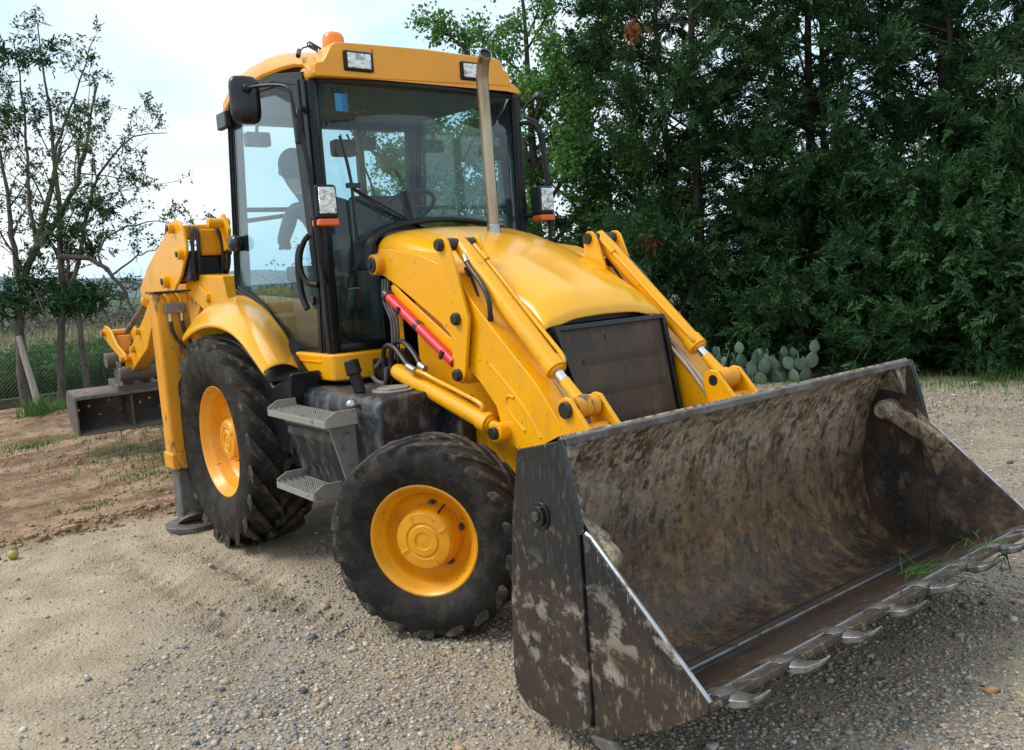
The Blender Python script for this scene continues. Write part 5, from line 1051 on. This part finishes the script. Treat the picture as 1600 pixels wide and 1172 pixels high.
n = 16000; P = np.stack([RNG.uniform(-32, -15.5, n), RNG.uniform(-6, 13, n), np.zeros(n)], 1); V, F = blades(P, np.full(n, .75), .03, .4); tag(npmesh('field_grass', V, F, m_dgr), 'pale dry field grass beyond the weeds', kind='stuff')
tuft = []
for (x, y, r, n, h) in ((-7.5, -.95, .22, 220, .32), (-7.9, -.6, .3, 260, .22), (-2.7, -.95, .30, 110, .05), (-4.0, -1.2, .6, 160, .05), (-2.6, -.8, .35, 160, .05), (-5.6, -1.4, .4, 260, .09), (-8.6, .3, .5, 400, .2), (-5.2, .1, .7, 500, .12), (-2.0, -1.55, .2, 80, .05), (-3.5, -.4, .6, 500, .10),
                        (1.0, 7.3, .5, 300, .10), (1.3, 8.0, .5, 350, .16), (1.6, 5.9, .35, 90, .05), (.2, 7.2, .5, 260, .10), (2.0, 6.6, .3, 80, .05), (-1.6, 6.1, .5, 160, .12), (-.9, 6.5, .4, 120, .10), (-2.3, 5.9, .5, 220, .2), (2.3, 8.6, .5, 300, .15), (3.05, -1.5, .12, 14, .03), (2.0, -1.2, .15, 16, .03)):
    tuft.append((np.stack([x+RNG.normal(0, r*.6, n), y+RNG.normal(0, r*.6, n), np.zeros(n)], 1), np.full(n, h)))
P = np.concatenate([a for a, _ in tuft]); h = np.concatenate([b_ for _, b_ in tuft]); P[:, 2] = ground_z(P[:, 0], P[:, 1])-.005; V, F = blades(P, h, .0045, .6); tag(npmesh('grass', V, F, m_grs), 'small tufts of green grass on the soil and along the gravel edge', kind='stuff')

# ---- fence: posts, wire mesh, timber edge
m_wood = mat('weathered_grey_timber', (.40, .36, .30), .9, layers=[((.20, .17, .14), 9, .45, .62, .7, (3, 3, .2)), ((.50, .46, .40), 22, .55, .7, .6, (3, 3, .1))], bump=(30, .5, .006))
m_sleep = mat('dark_timber', (.085, .065, .052), .9, layers=[((.15, .125, .105), 12, .45, .65, .8, (.3, .2, 1))], bump=(25, .6, .008))
m_wire = mat('galvanised_wire', (.20, .21, .20), .6, metal=.5)
fe = thing('wire_fence', (-10.6, 0, 0), 'low chain link fence of thin wire along the soil, in front of the weeds', 'fence')
wm = []; y0, y1, hf = -3.2, 3.6, 1.02
for k in range(int((y1-y0+hf)/.065)):
    for sg in (0, 1):
        a0 = y0-hf+k*.065; p0, p1 = max(a0, y0), min(a0+hf, y1)
        if p1-p0 < .03: continue
        za, zb = (p0-a0, p1-a0) if sg == 0 else (hf-(p0-a0), hf-(p1-a0)); wm.append((np.array([[-10.6+.004*sg, p0, za+.03], [-10.6+.004*sg, p1, zb+.03]]), .0022, .0022))
v_, f_ = tubes(wm, 3); npmesh('wire_mesh', v_, f_, m_wire, fe)
v_, f_ = tubes([(np.array([[-10.6, y0, z], [-10.6, y1, z]]), .003, .003) for z in (.05, .55, 1.04)], 4); npmesh('tension_wire', v_, f_, m_wire, fe)
for y in (-2.4, -.6, 1.25, 3.0): MB().tube([(-10.66, y, -.05), (-10.67, y+.01, .6), (-10.65, y-.01, 1.12)], lambda t: .045-.006*t, 9, 1).build('fence_post', m_wood, fe, bevel=.004)
tag(MB().tube([(-9.47, -.62, -.05), (-9.50, -.66, .4), (-9.56, -.715, .8), (-9.60, -.75, 1.16)], lambda t: .055-.012*t, 10, 1).build('leaning_post', m_wood, bevel=.004), 'pale weathered round post leaning left in front of the wire fence', 'post')
tag(MB().box(-10.45, -10.30, -3.4, .55, -.03, .14).build('timber_edging', m_sleep, bevel=.012), 'long dark timber laid along the foot of the wire fence, left length', 'timber', 'timbers at the fence foot')
tag(MB().box(-10.43, -10.29, .58, 3.4, -.03, .13).build('timber_edging', m_sleep, bevel=.012), 'dark timber continuing the fence foot behind the rear bucket', 'timber', 'timbers at the fence foot')

# ---- prickly pears
m_cac = mat('grey_green_cactus', (.09, .145, .10), .6, layers=[((.13, .19, .14), 9, .4, .65, .7, ONE), ((.30, .33, .24), 70, .64, .70, .8, ONE)], bump=(45, .3, .005))
def pear(x, y, seed, n, label):
    r_ = random.Random(seed); mb = MB(); pads = []
    def pad(b_, d, s_, yaw):
        d = d.normalized(); e = Vector((math.cos(yaw), math.sin(yaw), 0)); e = (e-d*e.dot(d)).normalized(); f = d.cross(e); rows = []
        for i in range(9):
            t = i/8; w_ = s_*.42*math.sin(math.pi*min(1, .06+t*.94)**.85)**.62; rows.append([b_+d*s_*t+(e*math.cos(a)*w_)+(f*math.sin(a)*w_*.17) for a in [2*math.pi*k/14 for k in range(15)]])
        mb.grid(rows); pads.append((b_, d, s_, yaw, e))
    for k in range(n):
        pad(Vector((x+r_.uniform(-.16, .16), y+r_.uniform(-.16, .16), -.02)), Vector((r_.uniform(-.4, .4), r_.uniform(-.4, .4), 1)), r_.uniform(.17, .24), r_.uniform(-.5, 2.2))
    for (b_, d, s_, yw, e) in list(pads):
        for j in range(r_.choice((1, 2, 2, 3))):
            o_ = r_.uniform(-.36, .36); dd = (d+e*o_*1.6+Vector((r_.uniform(-.2, .2), r_.uniform(-.2, .2), .2))); q = b_+d*s_*(.97-abs(o_)*.35)+e*s_*o_*.9; s2 = s_*r_.uniform(.7, .98); pad(q, dd, s2, yw+r_.uniform(-.8, .8))
            if r_.random() < .45: d2 = dd.normalized(); pad(q+d2*s2*.95, d2+Vector((r_.uniform(-.3, .3), r_.uniform(-.3, .3), .3)), s2*.75, yw+r_.uniform(-1, 1))
    o = mb.build('prickly_pear', m_cac, ang=60); tag(o, label, 'cactus', 'prickly pears in front of the conifers'); return o
pear(-2.45, 6.12, 61, 10, 'prickly pear cactus nearest to the far loader arm, partly hidden')
pear(-1.85, 6.30, 62, 11, 'prickly pear cactus in the middle with many round pads')
pear(-1.35, 6.55, 63, 10, 'prickly pear cactus above the bucket lip, right of the middle one')
pear(-.95, 6.80, 64, 7, 'rightmost prickly pear cactus, small and separate')

# ---- fallen fruit, straw and grass caught on the bucket
m_fruit = mat('yellow_green_fruit', (.34, .33, .08), .5, layers=[((.20, .17, .05), 20, .55, .68, .8, ONE)])
z0 = float(ground_z(np.array([-.88]), np.array([-2.27]))[0])
fr_ = MB().ball((-.88, -2.27, z0+.033), .035, 20, 14, (1, 1, .93)).build('fallen_fruit', m_fruit); tag(fr_, 'small yellow green round fruit lying on the packed sand by the soil edge', 'fruit')
MB().cyl((-.88, -2.27, z0+.062), (-.876, -2.268, z0+.074), .003, n=6).build('stalk', m_bark, fr_)
def straw(P, name, label, m_, n, seed, L0=.14, sp=.06, dirv=(0, 1, .05), r=.0022):
    global RNG; RNG = np.random.default_rng(seed); sg = []
    for _ in range(n):
        p = np.array(P)+RNG.normal(0, sp, 3)*np.array([.5, 1.2, .12]); d = norm(np.array(dirv)+RNG.normal(0, .45, 3)*np.array([1, 1, .12])); l = L0*RNG.uniform(.5, 1.4); u = np.linspace(0, 1, 5)[:, None]
        sg.append((p+d*l*u+np.array([0, 0, 1])*(.10*l*np.sin(u*3.1)), r, r*.4))
    v_, f_ = tubes(sg, 4); return tag(npmesh(name, v_, f_, m_), label, 'grass')
straw((3.93, .40, .335), 'grass_clump', 'torn green grass lying inside the front bucket, longer bunch', m_grs, 26, 71, .20, .07, (.1, 1, .02))
straw((4.06, .72, .395), 'grass_clump', 'torn green grass caught behind the bucket teeth, right of the longer bunch', m_grs, 22, 72, .10)
straw((4.12, .78, .36), 'grass_clump', 'green leaf tuft hanging over the cutting edge between two teeth', m_grs, 8, 73, .08, .012, (0, .1, -1), .004)
straw((4.13, .30, .33), 'grass_clump', 'single pale blade hanging from the cutting edge, right one', m_lf2, 2, 74, .07, .004, (0, .1, -1), .004)
straw((4.12, -.28, .33), 'grass_clump', 'single pale blade hanging from the cutting edge, middle one', m_lf2, 2, 75, .09, .004, (0, .1, -1), .004)
straw((3.60, -1.33, .012), 'straw', 'dry straw lying on gravel beside the bucket corner', m_dgr, 5, 76, .16, .03, (0, 1, .0), .002)

# ============================================================ OPERATOR
pe = thing('person', (.1, -.2, 1.64), 'person in dark shirt sitting inside the cab, turned away to watch the digging arm', 'person')
J = {'pelvis': (.20, -.16, 1.74, .125), 'waist': (.21, -.20, 1.92, .115), 'chest': (.17, -.27, 2.10, .135), 'neck0': (.06, -.33, 2.26, .075), 'neck': (-.00, -.355, 2.33, .056), 'head': (-.06, -.37, 2.40, .074), 'head2': (-.085, -.375, 2.50, .088), 'crown': (-.08, -.375, 2.56, .066),
     'shl': (.13, -.49, 2.21, .062), 'ell': (.06, -.56, 1.99, .045), 'wrl': (-.14, -.44, 1.97, .030), 'hal': (-.21, -.42, 1.97, .030),
     'shr': (.13, -.12, 2.22, .062), 'elr': (.06, -.02, 2.00, .045), 'wrr': (-.11, -.10, 1.97, .030), 'har': (-.18, -.14, 1.965, .030),
     'hil': (.16, -.28, 1.73, .09), 'knl': (-.22, -.34, 1.76, .065), 'anl': (-.27, -.34, 1.30, .045), 'tol': (-.22, -.34, 1.20, .04),
     'hir': (.16, -.06, 1.73, .09), 'knr': (-.22, -.02, 1.76, .065), 'anr': (-.27, -.02, 1.30, .045), 'tor': (-.22, -.02, 1.20, .04)}
Ed = [('pelvis', 'waist'), ('waist', 'chest'), ('chest', 'neck0'), ('neck0', 'neck'), ('neck', 'head'), ('head', 'head2'), ('head2', 'crown'), ('chest', 'shl'), ('shl', 'ell'), ('ell', 'wrl'), ('wrl', 'hal'), ('chest', 'shr'), ('shr', 'elr'), ('elr', 'wrr'), ('wrr', 'har'), ('pelvis', 'hil'), ('hil', 'knl'), ('knl', 'anl'), ('anl', 'tol'), ('pelvis', 'hir'), ('hir', 'knr'), ('knr', 'anr'), ('anr', 'tor')]
for hn, s in (('hal', -1), ('har', 1)):       # fingers curled on the levers
    x, y, z, _ = J[hn]
    for k in range(4):
        J[f'{hn}f{k}'] = (x-.035, y+(k-1.5)*.019, z+.006, .009); J[f'{hn}g{k}'] = (x-.058+.004*abs(k-1), y+(k-1.5)*.019, z-.022, .008); Ed += [(hn, f'{hn}f{k}'), (f'{hn}f{k}', f'{hn}g{k}')]
    J[hn+'t'] = (x-.012, y-s*.040, z-.004, .010); J[hn+'u'] = (x-.035, y-s*.038, z-.022, .008); Ed += [(hn, hn+'t'), (hn+'t', hn+'u')]
ks = list(J); me = bpy.data.meshes.new('body'); me.from_pydata([J[k][:3] for k in ks], [(ks.index(a), ks.index(b_)) for a, b_ in Ed], [])
bo = bpy.data.objects.new('body', me); C.objects.link(bo); attach(bo, pe)
sk = bo.modifiers.new('skin', 'SKIN')
for v, k in zip(me.skin_vertices[0].data, ks): v.radius = (J[k][3], J[k][3]); v.use_root = (k == 'pelvis')
sb_ = bo.modifiers.new('sub', 'SUBSURF'); sb_.levels = sb_.render_levels = 2
# one skin surface, coloured by body region: skin, shirt, trousers
mb_ = bpy.data.materials.new('clothed_body'); mb_.use_nodes = True; nt = mb_.node_tree; L = nt.links.new; tc = N(nt, 'ShaderNodeTexCoord'); sp = N(nt, 'ShaderNodeSeparateXYZ'); L(tc.outputs['Object'], sp.inputs[0])
c1 = N(nt, 'ShaderNodeMath', operation='GREATER_THAN'); c1.inputs[1].default_value = 2.31; L(sp.outputs[2], c1.inputs[0]); c2 = N(nt, 'ShaderNodeMath', operation='LESS_THAN'); c2.inputs[1].default_value = 1.84; L(sp.outputs[2], c2.inputs[0])
c3 = N(nt, 'ShaderNodeMath', operation='LESS_THAN'); c3.inputs[1].default_value = -.115; L(sp.outputs[0], c3.inputs[0]); c4 = N(nt, 'ShaderNodeMath', operation='GREATER_THAN'); c4.inputs[1].default_value = 1.93; L(sp.outputs[2], c4.inputs[0]); c5 = N(nt, 'ShaderNodeMath', operation='MULTIPLY'); L(c3.outputs[0], c5.inputs[0]); L(c4.outputs[0], c5.inputs[1]); c6 = N(nt, 'ShaderNodeMath', operation='MAXIMUM'); L(c5.outputs[0], c6.inputs[0]); L(c1.outputs[0], c6.inputs[1])
x1 = N(nt, 'ShaderNodeMix', data_type='RGBA'); x1.inputs[6].default_value = (.014, .028, .055, 1); x1.inputs[7].default_value = (.02, .025, .035, 1); L(c2.outputs[0], x1.inputs[0]); x2 = N(nt, 'ShaderNodeMix', data_type='RGBA'); x2.inputs[7].default_value = (.30, .16, .10, 1); L(x1.outputs[2], x2.inputs[6]); L(c6.outputs[0], x2.inputs[0])
L(x2.outputs[2], nt.nodes['Principled BSDF'].inputs['Base Color']); nt.nodes['Principled BSDF'].inputs['Roughness'].default_value = .8
me.materials.append(mb_)
hc = Vector((-.08, -.375, 2.485))
MB().ball(hc+Vector((.020, 0, .032)), .118, 20, 14, (1, .88, 1.02)).build('hair', m_hair, pe)
MB().ball(hc+Vector((-.102, 0, -.005)), .018, 10, 8, (1, .8, 1.4)).build('nose', m_skin, pe)
for s in (-1, 1):
    MB().ball(hc+Vector((.0, s*.095, -.01)), .028, 10, 8, (.7, .35, 1)).build('ear', m_skin, pe)
    MB().ball(hc+Vector((-.088, s*.034, .018)), .011, 10, 8).build('eye', m_int, pe)
MB().ball(hc+Vector((-.088, 0, -.052)), .02, 10, 8, (.6, 1.2, .3)).build('mouth', m_skin, pe)
